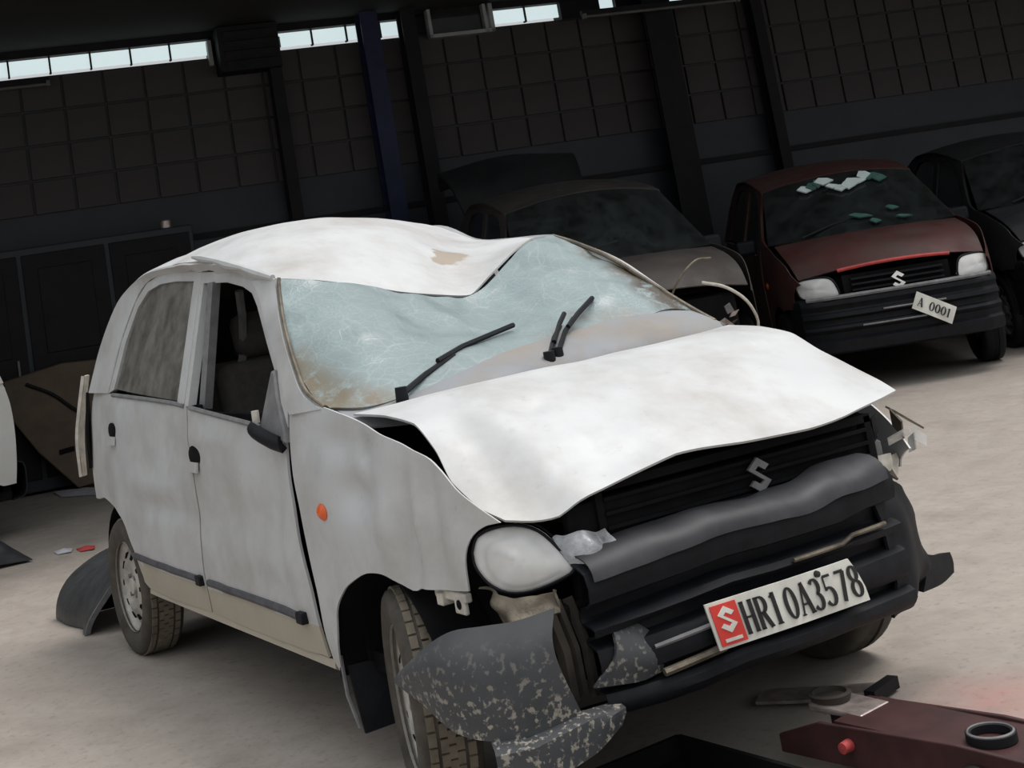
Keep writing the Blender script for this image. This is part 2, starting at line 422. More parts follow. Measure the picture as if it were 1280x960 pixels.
RD_REAR = [(-2.50, .985), (-2.53, .85), (-2.52, .70), (-2.46, .56)]
R_ARCH = [(-2.46, .56), (-2.36, .545), (-2.26, .50), (-2.17, .42), (-2.11, .335), (-2.06, .285)]
BELT_R = [(-2.50, .985), (-2.09, .978), (-1.565, .96), (-1.375, .948)]
TAIL = [(-2.80, .985), (-2.825, .85), (-2.83, .68), (-2.82, .50), (-2.80, .34)]
Q_ARCH = [(-2.80, .34), (-2.70, .345), (-2.655, .40), (-2.60, .49), (-2.53, .545), (-2.46, .56)]
F_ARCH = [(-.345, .262), (-.29, .36), (-.268, .436), (-.21, .484), (-.133, .517), (-.05, .545), (.02, .556), (.09, .556), (.15, .545), (.195, .528), (.225, .536), (.314, .538), (.389, .54)]
F_TOP = [(-.465, .975), (-.258, .953), (-.048, .925), (.211, .869), (.335, .815), (.40, .755), (.491, .688)]
F_FRONT = [(.389, .54), (.393, .609), (.414, .655), (.45, .68), (.491, .688)]
WIN_F = [(-1.37, .948), (-1.46, 1.345), (-1.21, 1.332), (-1.045, 1.308), (-.95, 1.283), (-.878, 1.239), (-.747, 1.136), (-.628, 1.047), (-.565, .975), (-.585, .893)]
FRM_F = [(-1.405, .952), (-1.50, 1.385), (-1.19, 1.365), (-1.03, 1.340), (-.945, 1.318), (-.865, 1.275), (-.725, 1.168), (-.60, 1.072), (-.485, .975), (-.47, .872)]
WIN_R = [(-1.495, .960), (-1.58, 1.36), (-1.80, 1.374), (-2.0, 1.376), (-2.15, 1.36), (-2.26, 1.305), (-2.35, 1.18), (-2.385, 1.0)]
FRM_R = [(-1.410, .952), (-1.502, 1.388), (-1.80, 1.41), (-2.02, 1.412), (-2.19, 1.393), (-2.31, 1.33), (-2.42, 1.18), (-2.46, .985)]

def wheel(parent, x, y, z, side, rim='rim', tyre='tyre', tread='tyre_dust', R=.255, detail=True, name='wheel'):
    """side -1: the outer face looks to -y"""
    w = empty(name, (x, y, z), 0, parent)
    s = side; h = .073
    prof = [(.165, -.055), (.185, -.071), (.215, -.078), (.238, -.074), (.249, -.066), (.2535, -.05)]
    gro = []
    for yy in (-.05, -.026, -.024, -.012, -.010, .010, .012, .024, .026, .05):
        gro.append((R - .006 if yy in (-.024, -.012, .010, .024) or yy in (.012,) else R, yy))
    prof = [(r, q) for r, q in prof] + gro[1:-1] + [(.2535, .05), (.249, .066), (.238, .074), (.215, .078), (.185, .071), (.165, .055)]
    prof = [(r, -q * 1 if s > 0 else q) for r, q in prof]
    t = mesh('tyre', *lathe_geo(prof, 48), tyre, w)
    if detail:
        geos = []
        for k in range(44):
            a = 2 * math.pi * k / 44
            for yy, off in ((-.045, 0), (-.018, .5), (.0, 0), (.018, .5), (.045, 0)):
                aa = a + off * 2 * math.pi / 44
                rm = Matrix(((math.cos(aa), 0, -math.sin(aa)), (0, 1, 0), (math.sin(aa), 0, math.cos(aa))))
                geos.append(box_geo(rm @ Vector((R - .001, 0, 0)) + Vector((0, yy, 0)), (.007, .019, .031), rm))
        mesh('tread', *join(*geos), tread, w, False, kind='stuff')
    o = s * .066
    rp = [(.168, o), (.172, o * .8), (.160, o * .55), (.150, o * .45), (.135, o * .55), (.105, o * .78), (.085, o * .85), (.060, o * .62), (.032, o * .62), (.030, o * .80), (.0, o * .82)]
    rm_ = mesh('rim', *lathe_geo(rp, 40), rim, w)
    for k in range(10):
        a = 2 * math.pi * k / 10
        q = [Vector((math.cos(a + da) * r, o * (.72 if r < .12 else .60) , math.sin(a + da) * r)) for r, da in ((.108, -.07), (.128, -.09), (.128, .09), (.108, .07))]
        mesh('vent_slot', *poly_geo(q, (0, s * .008, 0)), 'dark', w, False)
    for k in range(4 if detail else 0):
        a = 2 * math.pi * (k + .5) / 4
        mesh('wheel_bolt', *lathe_geo([(0, o * .78), (.009, o * .78), (.009, o * .6)], 8, 'y', (math.cos(a) * .047, 0, math.sin(a) * .047)), 'grey_trim', w)
    mesh('hub', *lathe_geo([(0, -s * .05), (.1, -s * .05), (.1, o * .3), (.158, o * .3)], 20), 'under', w)
    return w

def side_panels(root, paint, low, mirror, dents=(), main=False):
    mk = dict(mirror=mirror)
    sgn = 1 if mirror else -1
    f0 = on_side(0, dents)
    T = lambda P: [Vector((a, b)) for a, b in P]
    ins = on_side(.004, dents)
    fender = sheet('front_fender', coons(T([DFRONT[-1]] + F_ARCH), T(F_TOP), T([DFRONT[-1], DFRONT[-2], DFRONT[2], DFRONT[1], (-.465, .869), (-.465, .975)]), T(F_FRONT), 56, 28), paint, root, .005, lambda p: f0(Vector((p[0] + .012 * max(0, 1 - abs(p[0] + .42) * 8), p[1]))), **mk)
    lip = [Vector((a, sy(a, b) + .012, b)) for a, b in F_ARCH[:10]]
    box_m = lambda v: Vector((v[0], -v[1], v[2])) if mirror else Vector(v)
    # doors
    fd = sheet('front_door', coons(T([SEAM[-1], (-.9, .280), DFRONT[-1]]), T(BELT_F), T(SEAM[::-1]), T(DFRONT[::-1]), 40, 30), paint, root, .008, lambda p: f0(Vector((p[0] - .034 * max(0, 1 - abs(p[0] + .42) * 7), p[1]))), **mk)
    rd = sheet('rear_door', coons(T(R_ARCH + [(-1.7, .278), (-1.362, .285)]), T(BELT_R[:3] + [(-1.385, .949)]), T(RD_REAR[::-1]), T([(a - .010, b) for a, b in SEAM[::-1]]), 44, 28), paint, root, .008, f0, **mk)
    qa, qt = ([(-2.815, .555), (-2.72, .560), (-2.60, .575), (-2.53, .572), (-2.466, .56)], [(-2.80, .985), (-2.825, .85), (-2.83, .68), (-2.815, .555)]) if main else (Q_ARCH, TAIL)
    sheet('quarter_panel', coons(T(qa), T([(-2.80, .985), (-2.65, .988), (-2.505, .985)]), T(qt[::-1]), T([(a - .006, b) for a, b in RD_REAR[::-1]]), 24, 24), paint, root, .005, f0, **mk)
    for d in (fd, rd):      # dusty band below the rubbing strip
        d.data.materials.append(M[low])
        for pg in d.data.polygons:
            if pg.center.z < .375: pg.material_index = 1
    strip('door_jamb', [Vector((a - .06, sy(a, b) + .03, b)) for a, b in DFRONT], [Vector((a + .05, sy(a, b) + .02, b)) for a, b in DFRONT], 'dark', root, 16, .004, mirror=mirror)
    strip('door_jamb', [Vector((a - .05, sy(a, b) + .03, b)) for a, b in SEAM], [Vector((a + .05, sy(a, b) + .03, b)) for a, b in SEAM], 'dark', root, 16, .004, mirror=mirror)
    # window frames (closed hoops)
    P3 = lambda P, off=0: [Vector((a, sy(a, b) + off, b)) for a, b in P]
    lin = dict(n=40)
    for win, frm, d in ((WIN_F, FRM_F, fd), (WIN_R, FRM_R, rd)):
        A, B = P3(win, -.004), P3(frm, -.006)
        vs, fs = [], []; n = len(A)
        for k in range(n):
            for q in (B[k], (A[k] + B[k]) / 2 + Vector((0, -.004, 0)), A[k], A[k] + Vector((0, .03, 0)), B[k] + Vector((0, .03, 0))): vs.append(box_m(q))
        for k in range(n - 1):
            for i in range(5): fs.append((k * 5 + i, k * 5 + (i + 1) % 5, (k + 1) * 5 + (i + 1) % 5, (k + 1) * 5 + i))
        fs += [(0, 1, 2, 3, 4), tuple((n - 1) * 5 + i for i in range(5))]
        mesh('window_frame', vs, fs, paint, d, ang=50)
    # belt moulding and lower rubbing strip with end cap
    for d, belt, x0, x1 in ((fd, BELT_F, -1.36, -.66), (rd, BELT_R, -2.40, -1.40)):
        c = [p for p in cr(T(belt), 30) if x0 <= p[0] <= x1]
        mesh('belt_moulding', *tube_geo([box_m((p[0], sy(p[0], p[1]) - .006, p[1] - .002)) for p in c], .008, 6), 'grey_trim', d)
    for d, x0, x1 in ((fd, -1.30, -.50), (rd, -2.16, -1.375)):
        n = 24; vs, fs = [], []
        for k in range(n):
            x = x0 + (x1 - x0) * k / (n - 1); z = .392 - .006 * (x + 1.3) - .004; y = f0((x, z))[1]
            for dy, dz in ((0, -.012), (-.012, -.010), (-.016, 0), (-.012, .010), (0, .012)): vs.append(box_m((x, y + dy, z + dz)))
        for k in range(n - 1):
            for i in range(4): fs.append((k * 5 + i, k * 5 + i + 1, (k + 1) * 5 + i + 1, (k + 1) * 5 + i))
        fs += [(0, 1, 2, 3, 4), tuple((n - 1) * 5 + i for i in range(5))]
        rs_ = mesh('rubbing_strip', vs, fs, 'strip_grey' if main else 'black_plastic', d)
        xe = x1; ye = f0((xe, .39))[1]; mesh('strip_end_cap', *[(lambda vf: ([box_m(v) for v in vf[0]], vf[1]))(box_geo((xe, ye - .009, .388 - .006 * (xe + 1.3)), (.045, .024, .032)))][0], 'black_plastic', d, True, 0, 30, .004)
    # handles: recessed dark cup with a flap
    for d, x, z in ((fd, -1.30, .79), (rd, -2.33, .845)):
        y = f0((x, z))[1]
        h = dome('door_handle', [box_m((x + .058 * math.cos(a), y - .004, z + .034 * math.sin(a))) for a in [2 * math.pi * k / 14 for k in range(14)]], (0, -.006 * (-sgn) * -1 if mirror else -.006, 0), 'dark', d, 4)
        sheet('handle_flap', [[box_m((x + a, y - .012 - .006 * b, z - .018 - .032 * b)) for a in (-.045, -.015, .015, .045)] for b in (0, .5, 1)], paint, d, .006)
    # sill
    g = [[Vector((x, sy(x, z) + o, z)) for x in [-2.07 + (1.70) * k / 12 for k in range(13)]] for z, o in ((.283, .004), (.262, -.002), (.246, .02), (.24, .10))]
    sheet('sill', g, low, root, .006, None, mirror)
    # inner wheel houses
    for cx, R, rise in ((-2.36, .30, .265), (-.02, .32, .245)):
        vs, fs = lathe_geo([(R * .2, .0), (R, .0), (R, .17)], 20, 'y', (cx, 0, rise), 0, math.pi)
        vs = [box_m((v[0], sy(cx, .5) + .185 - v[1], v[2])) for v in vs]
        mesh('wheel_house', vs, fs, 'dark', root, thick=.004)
    # side indicator lamp
    y = f0((-.262, .683))[1]
    dome('side_indicator', [box_m((-.262 + .030 * (1 if abs(a) < 1.6 else 1) * math.cos(a), y - .003, .683 + .021 * math.sin(a))) for a in [2 * math.pi * k / 12 for k in range(12)]], (0, .012 if mirror else -.012, 0), 'orange', fender, 4)
    return fender, fd, rd

def pane(mat, parent, win, mirror):
    T = lambda P: [Vector(p) for p in P]
    n = len(win); far = win[-1]; q = 4 if n == 8 else 5
    g = coons(T([win[0], far]), T(win[1:n - q + 3][:]) if n == 8 else T(win[1:6]), T(win[0:2]), T(win[n - q + 2:][::-1]) if n == 8 else T(win[5:][::-1]), 14, 10)
    sheet('window_pane', g, mat, parent, .004, on_side(.010), mirror)

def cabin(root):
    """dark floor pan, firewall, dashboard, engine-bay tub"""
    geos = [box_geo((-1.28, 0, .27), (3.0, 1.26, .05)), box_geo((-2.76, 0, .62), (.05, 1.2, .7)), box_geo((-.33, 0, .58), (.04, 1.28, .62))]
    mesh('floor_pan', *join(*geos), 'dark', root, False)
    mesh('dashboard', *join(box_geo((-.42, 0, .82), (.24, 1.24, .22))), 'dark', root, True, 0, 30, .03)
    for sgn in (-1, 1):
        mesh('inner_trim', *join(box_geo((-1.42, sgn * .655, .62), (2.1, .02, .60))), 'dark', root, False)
def seats(root):
    for y in (-.32, .32):
        s = empty('front_seat', (-1.32, y, .30), 0, root)
        mesh('cushion', *box_geo((.1, 0, .12), (.46, .46, .16)), 'seat', s, True, 0, 30, .05)
        rot = Matrix.Rotation(rad(-14), 3, 'Y')
        mesh('backrest', *box_geo((-.14, 0, .46), (.13, .45, .60), rot), 'seat', s, True, 0, 30, .05)
        mesh('headrest', *box_geo((-.24, 0, .84), (.10, .25, .16), rot), 'seat', s, True, 0, 30, .04)
    r = empty('rear_seat', (-2.2, 0, .30), 0, root)
    mesh('cushion', *box_geo((.1, 0, .14), (.5, 1.2, .16)), 'seat', r, True, 0, 30, .05)
    mesh('backrest', *box_geo((-.2, 0, .45), (.13, 1.2, .56), Matrix.Rotation(rad(-14), 3, 'Y')), 'seat', r, True, 0, 30, .05)
    # steering wheel on the right-hand side
    w = []
    for k in range(25):
        a = 2 * math.pi * k / 24; w.append(Vector((-.64 + .10 * math.sin(a) * -1, -.33 + .185 * math.cos(a), .86 + .155 * math.sin(a))))
    st = tube('steering_wheel', w, .014, 'black_plastic', root)
    mesh('steering_column', *tube_geo([(-.64, -.33, .86), (-.42, -.33, .78)], .03, 10), 'black_plastic', st)

def rear_end(root, paint, bumper=True):
    g = [[(-2.80 - .04 * math.cos(y * 2.2), y, z) for y in (-.64, -.4, 0, .4, .64)] for z in (.56, .68, .82, .96)]
    tg = sheet('tailgate', gridpts(g, 20, 12), paint, root, .012)
    g = [[(-2.80 + .26 * ((z - .97) / .42) - .03 * math.cos(y * 2), y * (1 - .18 * (z - .97) / .42), z) for y in (-.60, -.3, 0, .3, .60)] for z in (.97, 1.1, 1.25, 1.36)]
    sheet('rear_glass', gridpts(g, 16, 8), 'dark_glass', tg, .005)
    if not bumper: return
    g = [[(-2.84 - .05 * math.cos(y * 2) + o, y, z) for y in (-.68, -.4, 0, .4, .68)] for z, o in ((.48, .06), (.46, -.01), (.36, -.02), (.26, 0), (.24, .08))]
    sheet('rear_bumper', gridpts(g, 20, 12), 'black_plastic', root, .008)

# ================================================================ THE SETTING
fl = mesh('floor', [(-30, -30, 0), (30, -30, 0), (30, 30, 0), (-30, 30, 0)], [(0, 1, 2, 3)], 'floor', None, False, kind='structure', label='stained beige concrete yard floor', category='floor')
# shed wall: local x runs along the wall, local -y looks into the yard
w0 = Vector((-9.045, 1.428, 0)); wang = math.atan2(.98607, .16631)
wall = empty('wall_back', w0, wang, None, kind='structure', label='dark tiled rear wall of the repair shed', category='wall')
def wbox(name, x0, x1, y0, y1, z0, z1, mat, parent=wall, bev=0, **kw):
    return mesh(name, *box_geo(((x0 + x1) / 2, (y0 + y1) / 2, (z0 + z1) / 2), (abs(x1 - x0), abs(y1 - y0), abs(z1 - z0))), mat, parent, False, 0, 30, bev, **kw)
wbox('wall_core', -8, 16, .02, .22, 0, 3.48, 'wall_dark')
wbox('dado', -8, 16, -.03, .02, 0, 1.88, 'wall_dark')
wbox('ledge', -8, 16, -.07, .02, 1.86, 1.91, 'steel_black')
wbox('wall_band', -8, 16, -.004, .02, 1.91, 2.255, 'wall_dark')
TW, TH = .36, .302
tile_me = None
for r in range(4):
    for c in range(-4, 29):
        x = c * TW - .41 + .016; z = 2.265 + r * TH
        if tile_me is None:
            t = mesh('tile', *box_geo((0, 0, 0), (TW - .022, .03, TH - .02)), 'wall_tile', wall, False, 0, 30, .004); tile_me = t.data
        else:
            t = bpy.data.objects.new('tile', tile_me); link(t, wall); md = t.modifiers.new('bevel', 'BEVEL'); md.width = .004; md.segments = 1
        t.location = (x + TW / 2, .012 - .004 * hash3(c, r, 3), z + TH / 2)
# clerestory strip of daylit frosted panes between mullions
win = empty('window_1', w0, wang, None, kind='structure', label='narrow strip of daylit panes under the shed roof', category='window')
for a, b in ((-6.17, .955), (1.60, 2.95), (3.75, 4.49), (4.92, 5.10), (5.36, 6.40)):
    n = max(1, round((b - a) / TW)); d = (b - a) / n
    for k in range(n):
        wbox('pane', a + k * d + .008, a + (k + 1) * d - .008, .05, .07, 3.515, 3.645, 'daylit', win)
        wbox('mullion', a + k * d - .008, a + k * d + .008, .03, .09, 3.50, 3.66, 'steel_black', win)
for a, b in ((.955, 1.60), (2.95, 3.06), (3.72, 3.75), (4.49, 4.92), (5.10, 5.36), (6.40, 16), (-8, -6.17)):
    wbox('infill', a, b, .0, .2, 3.48, 3.68, 'steel_black', win)
wbox('window_head', -8, 16, .0, .2, 3.655, 3.75, 'steel_black', win)
# bright corner return next to the gap in the strip
wbox('corner_return', .93, .965, -.06, .02, 3.40, 3.63, 'frame_white', win)
wbox('corner_return', 1.585, 1.61, -.05, .02, 3.50, 3.60, 'frame_white', win)
# small framed casement hanging in the strip
w2 = empty('window_2', w0, wang, None, kind='structure', label='small framed window box set in the daylit strip', category='window')
for (a, b, c, d) in ((3.06, 3.09, 3.42, 3.70), (3.63, 3.66, 3.42, 3.70), (3.69, 3.73, 3.42, 3.70)): wbox('window_frame', a, b, -.10, .02, c, d, 'frame_white', w2)
wbox('window_frame', 3.06, 3.73, -.10, .02, 3.42, 3.455, 'frame_white', w2)
wbox('pane', 3.09, 3.63, -.03, -.01, 3.455, 3.70, 'dark_glass', w2)
wbox('ceiling', -8, 16, .3, -4.7, 3.72, 3.86, 'ceiling', None, kind='structure', label='sooty black underside of the shed roof', category='ceiling')
bpy.data.objects['ceiling'].location = w0; bpy.data.objects['ceiling'].rotation_euler = (0, 0, wang)
for nm, xx in (('wall_left', -8.1), ('wall_right', 16.1)):
    o = wbox(nm, xx - .1, xx + .1, .2, -4.7, 0, 3.72, 'wall_dark', None, kind='structure', label='dark end wall of the repair shed, %s side' % nm[5:], category='wall'); o.location = w0; o.rotation_euler = (0, 0, wang)

def column(x, wd, mat, label, top=3.72, y=-.12):
    c = empty('steel_column', w0 + Matrix.Rotation(wang, 3, 'Z') @ Vector((x, y, 0)), wang, None, label=label, category='column', group='columns along the shed wall')
    # an I-section: web and two flanges, on a base plate
    mesh('flange', *box_geo((0, -wd * .5, top / 2 + .01), (wd, .018, top - .02)), mat, c, False)
    mesh('flange', *box_geo((0, wd * .5, top / 2 + .01), (wd, .018, top - .02)), mat, c, False)
    mesh('web', *box_geo((0, 0, top / 2 + .01), (.016, wd - .02, top - .02)), mat, c, False)
    mesh('base_plate', *box_geo((0, 0, .008), (wd * 1.6, wd * 1.6, .016)), mat, c, False)
column(1.50, .11, 'steel_black', 'thin black column below the gap in the bright strip')
column(2.44, .17, 'steel_blue', 'dark blue steel column standing against the tiled wall')
column(2.83, .14, 'steel_black', 'black column just right of the blue one')
column(5.40, .30, 'steel_black', 'wide black column behind the dark wrecked car')
column(6.58, .12, 'steel_black', 'thin black column right of the long wall lamp')
def tube_lamp(x0, x1, z, label, mat, y=-.04):
    c = empty('tube_lamp', w0 + Matrix.Rotation(wang, 3, 'Z') @ Vector((x0, y, z)), wang, None, label=label, category='lamp')
    mesh('lamp_body', *box_geo(((x1 - x0) / 2, -.02, .03), (x1 - x0, .05, .05)), 'steel_black', c, False)
    mesh('tube', *tube_geo([(.03, -.05, -.01), (x1 - x0 - .03, -.05, -.01)], .016, 10), mat, c)
    for q in (.015, x1 - x0 - .015): mesh('end_cap', *box_geo((q, -.05, -.005), (.03, .05, .05)), mat, c, False)
tube_lamp(-2.3, -.50, 3.40, 'unlit tube lamp on the wall at the far left', 'frame_grey')
tube_lamp(4.52, 6.25, 3.42, 'long unlit tube lamp right of the bright strip', 'frame_grey', -.36)
hood_ = empty('duct_hood', w0 + Matrix.Rotation(wang, 3, 'Z') @ Vector((1.27, 0, 3.28)), wang, None, label='black ventilation box filling the gap in the bright strip', category='duct')
mesh('duct_body', *box_geo((0, -.13, .22), (.56, .26, .42)), 'steel_black', hood_, False, 0, 30, .01)
for k in range(4): mesh('slat', *box_geo((0, -.265, .08 + k * .09), (.46, .014, .05), Matrix.Rotation(rad(25), 3, 'X')), 'steel_black', hood_, False)

# ================================================================ THE WRECKED SILVER HATCHBACK
car = empty('wrecked_hatchback', (0, 0, 0), 0, None, label='wrecked silver hatchback with crushed roof and torn black front bumper', category='car')
fenderR, doorR, rdoorR = side_panels(car, 'silver', 'silver_low', False, DENTS, True)
fenderL, doorL, rdoorL = None, None, None
# far side: lower panels only, the crushed greenhouse is modelled separately
def far_side():
    T = lambda P: [Vector((a, b)) for a, b in P]
    f0 = on_side(0)
    FT = [(-.465, .95), (-.258, .925), (-.10, .86), (.10, .76), (.25, .72), (.38, .66), (.48, .60)]
    sheet('front_fender', coons(T([DFRONT[-1]] + F_ARCH), T(FT), T([DFRONT[-1], DFRONT[-2], DFRONT[2], DFRONT[1], (-.465, .85), (-.465, .95)]), T([(.389, .54), (.40, .56), (.42, .575), (.45, .59), (.48, .60)]), 40, 20), 'silver', car, .005, f0, True)
    sheet('front_door', coons(T([SEAM[-1], (-.9, .280), DFRONT[-1]]), T(BELT_F), T(SEAM[::-1]), T(DFRONT[::-1]), 30, 20), 'silver', car, .008, f0, True)
    sheet('rear_door', coons(T(R_ARCH + [(-1.7, .278), (-1.362, .285)]), T(BELT_R[:3] + [(-1.385, .949)]), T(RD_REAR[::-1]), T([(a - .010, b) for a, b in SEAM[::-1]]), 30, 20), 'silver', car, .008, f0, True)
    sheet('quarter_panel', coons(T(Q_ARCH), T([(-2.80, .985), (-2.65, .988), (-2.505, .985)]), T(TAIL[::-1]), T([(a - .006, b) for a, b in RD_REAR[::-1]]), 20, 20), 'silver', car, .005, f0, True)
    g = [[Vector((x, sy(x, z) + o, z)) for x in [-2.07 + 1.70 * k / 12 for k in range(13)]] for z, o in ((.283, .004), (.262, -.002), (.246, .02), (.24, .10))]
    sheet('sill', g, 'silver_low', car, .006, None, True)
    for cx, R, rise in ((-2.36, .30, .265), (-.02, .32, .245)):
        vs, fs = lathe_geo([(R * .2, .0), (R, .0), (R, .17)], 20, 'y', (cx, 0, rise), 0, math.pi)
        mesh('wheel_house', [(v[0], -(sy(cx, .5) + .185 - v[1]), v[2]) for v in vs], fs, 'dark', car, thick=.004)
far_side()
cabin(car); seats(car); rear_end(car, 'silver', False)

# ---- roof, crushed in at the front left
HDR = [(-.77, -.565, 1.312), (-.72, -.444, 1.283), (-.70, -.321, 1.253), (-.68, -.197, 1.213), (-.67, -.037, 1.177), (-.68, .055, 1.164), (-.72, .164, 1.214), (-.76, .277, 1.272), (-.80, .389, 1.310), (-.83, .49, 1.306)]
ROOF = [
 HDR,
 [(-.92, -.575, 1.345), (-.90, -.44, 1.352), (-.89, -.31, 1.345), (-.88, -.18, 1.325), (-.86, -.03, 1.275), (-.86, .08, 1.235), (-.88, .19, 1.245), (-.92, .30, 1.275), (-.96, .42, 1.305), (-1.0, .53, 1.315)],
 [(-1.20, -.575, 1.392), (-1.2, -.44, 1.435), (-1.19, -.30, 1.450), (-1.18, -.15, 1.448), (-1.17, 0, 1.425), (-1.17, .12, 1.385), (-1.18, .24, 1.335), (-1.20, .35, 1.315), (-1.22, .46, 1.318), (-1.25, .55, 1.325)],
 [(-1.45, -.57, 1.418), (-1.45, -.43, 1.470), (-1.45, -.28, 1.495), (-1.45, -.13, 1.502), (-1.45, .02, 1.495), (-1.45, .15, 1.472), (-1.45, .27, 1.438), (-1.46, .38, 1.385), (-1.47, .48, 1.352), (-1.48, .56, 1.345)],
 [(-1.75, -.565, 1.430), (-1.75, -.43, 1.482), (-1.75, -.28, 1.512), (-1.75, -.13, 1.524), (-1.75, .02, 1.524), (-1.75, .15, 1.514), (-1.75, .28, 1.498), (-1.75, .39, 1.475), (-1.75, .49, 1.450), (-1.75, .56, 1.425)],
 [(-2.10, -.555, 1.430), (-2.1, -.43, 1.468), (-2.1, -.28, 1.490), (-2.1, -.13, 1.498), (-2.1, .02, 1.50), (-2.1, .15, 1.498), (-2.1, .28, 1.490), (-2.1, .39, 1.475), (-2.1, .48, 1.455), (-2.1, .55, 1.43)],
 [(-2.42, -.535, 1.392), (-2.44, -.42, 1.418), (-2.45, -.28, 1.432), (-2.46, -.13, 1.438), (-2.46, .02, 1.44), (-2.46, .15, 1.438), (-2.45, .28, 1.432), (-2.44, .39, 1.42), (-2.43, .47, 1.405), (-2.42, .535, 1.392)],
 [(-2.56, -.51, 1.345), (-2.58, -.4, 1.362), (-2.59, -.28, 1.368), (-2.60, -.13, 1.37), (-2.60, .02, 1.372), (-2.60, .15, 1.37), (-2.59, .28, 1.368), (-2.58, .38, 1.362), (-2.57, .45, 1.352), (-2.56, .51, 1.345)],
]
def roof_mat():
    m = M['silver'].copy(); m.name = 'silver_paint_bare_patch'; nt = m.node_tree; bs = nt.nodes['Principled BSDF']
    src = bs.inputs['Base Color'].links[0].from_socket
    tc = nt.nodes.new('ShaderNodeTexCoord'); fac = None
    for (x, y, z, r) in ((-1.03, .19, 1.29, .075), (-.97, .13, 1.28, .055)):
        vm = nt.nodes.new('ShaderNodeVectorMath'); vm.operation = 'DISTANCE'; vm.inputs[1].default_value = (x, y, z); nt.links.new(tc.outputs['Object'], vm.inputs[0])
        ad = nt.nodes.new('ShaderNodeMath'); ad.operation = 'MULTIPLY_ADD'; ad.inputs[1].default_value = .09; nt.links.new(noise(nt, 22, 4), ad.inputs[0]); nt.links.new(vm.outputs['Value'], ad.inputs[2])
        q = ramp(nt, ad.outputs[0], [(r + .03, G3(1)), (r + .045, G3(0))])
        src = mix(nt, q, src, (.36, .31, .26))
    nt.links.new(src, bs.inputs['Base Color']); return m
def crinkle(p, amp=.004, f=7):
    return Vector(p) + Vector((0, 0, amp * vnoise(p, f)))
M['silver_roof'] = roof_mat()
roof = sheet('roof', [[a.lerp(b, .6) for a, b in zip(p, q)] for p, q in zip(gridpts(ROOF, 54, 54), gridpts(ROOF, 54, 54, True))], 'silver_roof', car, .006, lambda p: crinkle(p, .006, 6))
# right roof rail and rear pillar
RAIL_IN = [(a, b) for a, b in FRM_F[1:6][::-1]] + [(-1.75, 1.407), (-2.02, 1.412), (-2.19, 1.393), (-2.31, 1.33), (-2.42, 1.18), (-2.46, .987)]
RAIL_IN = [Vector((a, sy(a, b) - .002, b)) for a, b in RAIL_IN]
RAIL_OUT = [Vector(v) for v in [(-.77, -.565, 1.312), (-.95, -.575, 1.352), (-1.2, -.577, 1.392), (-1.40, -.572, 1.414), (-1.60, -.568, 1.424), (-1.9, -.562, 1.432), (-2.15, -.553, 1.427), (-2.42, -.536, 1.392), (-2.62, -.548, 1.325), (-2.745, -.60, 1.17), (-2.80, -.66, .987)]]
strip('roof_side_rail', RAIL_IN, RAIL_OUT, 'silver', car, 48, .008, fn=lambda p: Vector(p) + Vector((0, -.004, .010 * vnoise(p, 13) if -1.7 < p[0] < -.8 else 0)))
# buckled gutter along the right roof edge
tube('buckled_gutter', [(-1.50, -.572, 1.442), (-1.38, -.578, 1.428), (-1.24, -.588, 1.412), (-1.12, -.582, 1.386), (-1.0, -.585, 1.368), (-.88, -.58, 1.340), (-.78, -.572, 1.318)], [.006, .014, .010, .017, .010, .015, .010], 'silver', car, 8)
# windscreen pillars
AW = [(-.755, -.562, 1.308), (-.735, -.575, 1.27), (-.60, -.628, 1.155), (-.46, -.668, 1.045), (-.36, -.69, .985), (-.25, -.69, .945)]
AF = [(a, sy(a, b) - .003, b) for a, b in FRM_F[4:]][:-1] + [(-.44, -.705, .93)]
strip('windscreen_pillar', AF, AW, 'silver', car, 26, .02, fn=lambda p: Vector(p) + Vector((0, -.004, 0)))
tube('windscreen_seal', [Vector(v) + Vector((.012, -.004, .006)) for v in AW] , .006, 'crumple', car, 8, 30)
AL = [(-.85, .50, 1.305), (-.74, .52, 1.266), (-.596, .54, 1.205), (-.467, .56, 1.126), (-.346, .58, 1.05), (-.265, .60, .998), (-.21, .615, .965)]
AL2 = [(-.90, .56, 1.295), (-.78, .59, 1.25), (-.63, .61, 1.185), (-.50, .63, 1.10), (-.38, .65, 1.02), (-.30, .67, .97), (-.24, .68, .94)]
strip('windscreen_pillar', AL, AL2, 'silver', car, 24, .02)
tube('windscreen_seal', [Vector(v) + Vector((.012, 0, .004)) for v in AL], .008, 'crumple', car, 8, 30)
# left rail, middle and rear pillars
strip('roof_side_rail', [(-.83, .49, 1.306), (-1.0, .53, 1.315), (-1.25, .55, 1.325), (-1.48, .56, 1.345), (-1.75, .56, 1.425), (-2.1, .55, 1.43), (-2.42, .535, 1.392)], [(-.90, .57, 1.285), (-1.0, .58, 1.288), (-1.25, .60, 1.295), (-1.48, .61, 1.31), (-1.75, .61, 1.385), (-2.1, .60, 1.39), (-2.42, .60, 1.33)], 'silver', car, 30, .02)
strip('middle_pillar', [(-1.50, .60, 1.31), (-1.40, .69, .95)], [(-1.58, .60, 1.32), (-1.50, .69, .95)], 'silver', car, 8, .02)
strip('rear_pillar', [(-2.3, .57, 1.36), (-2.46, .66, .985)], [(-2.55, .53, 1.34), (-2.80, .66, .985)], 'silver', car, 10, .02)

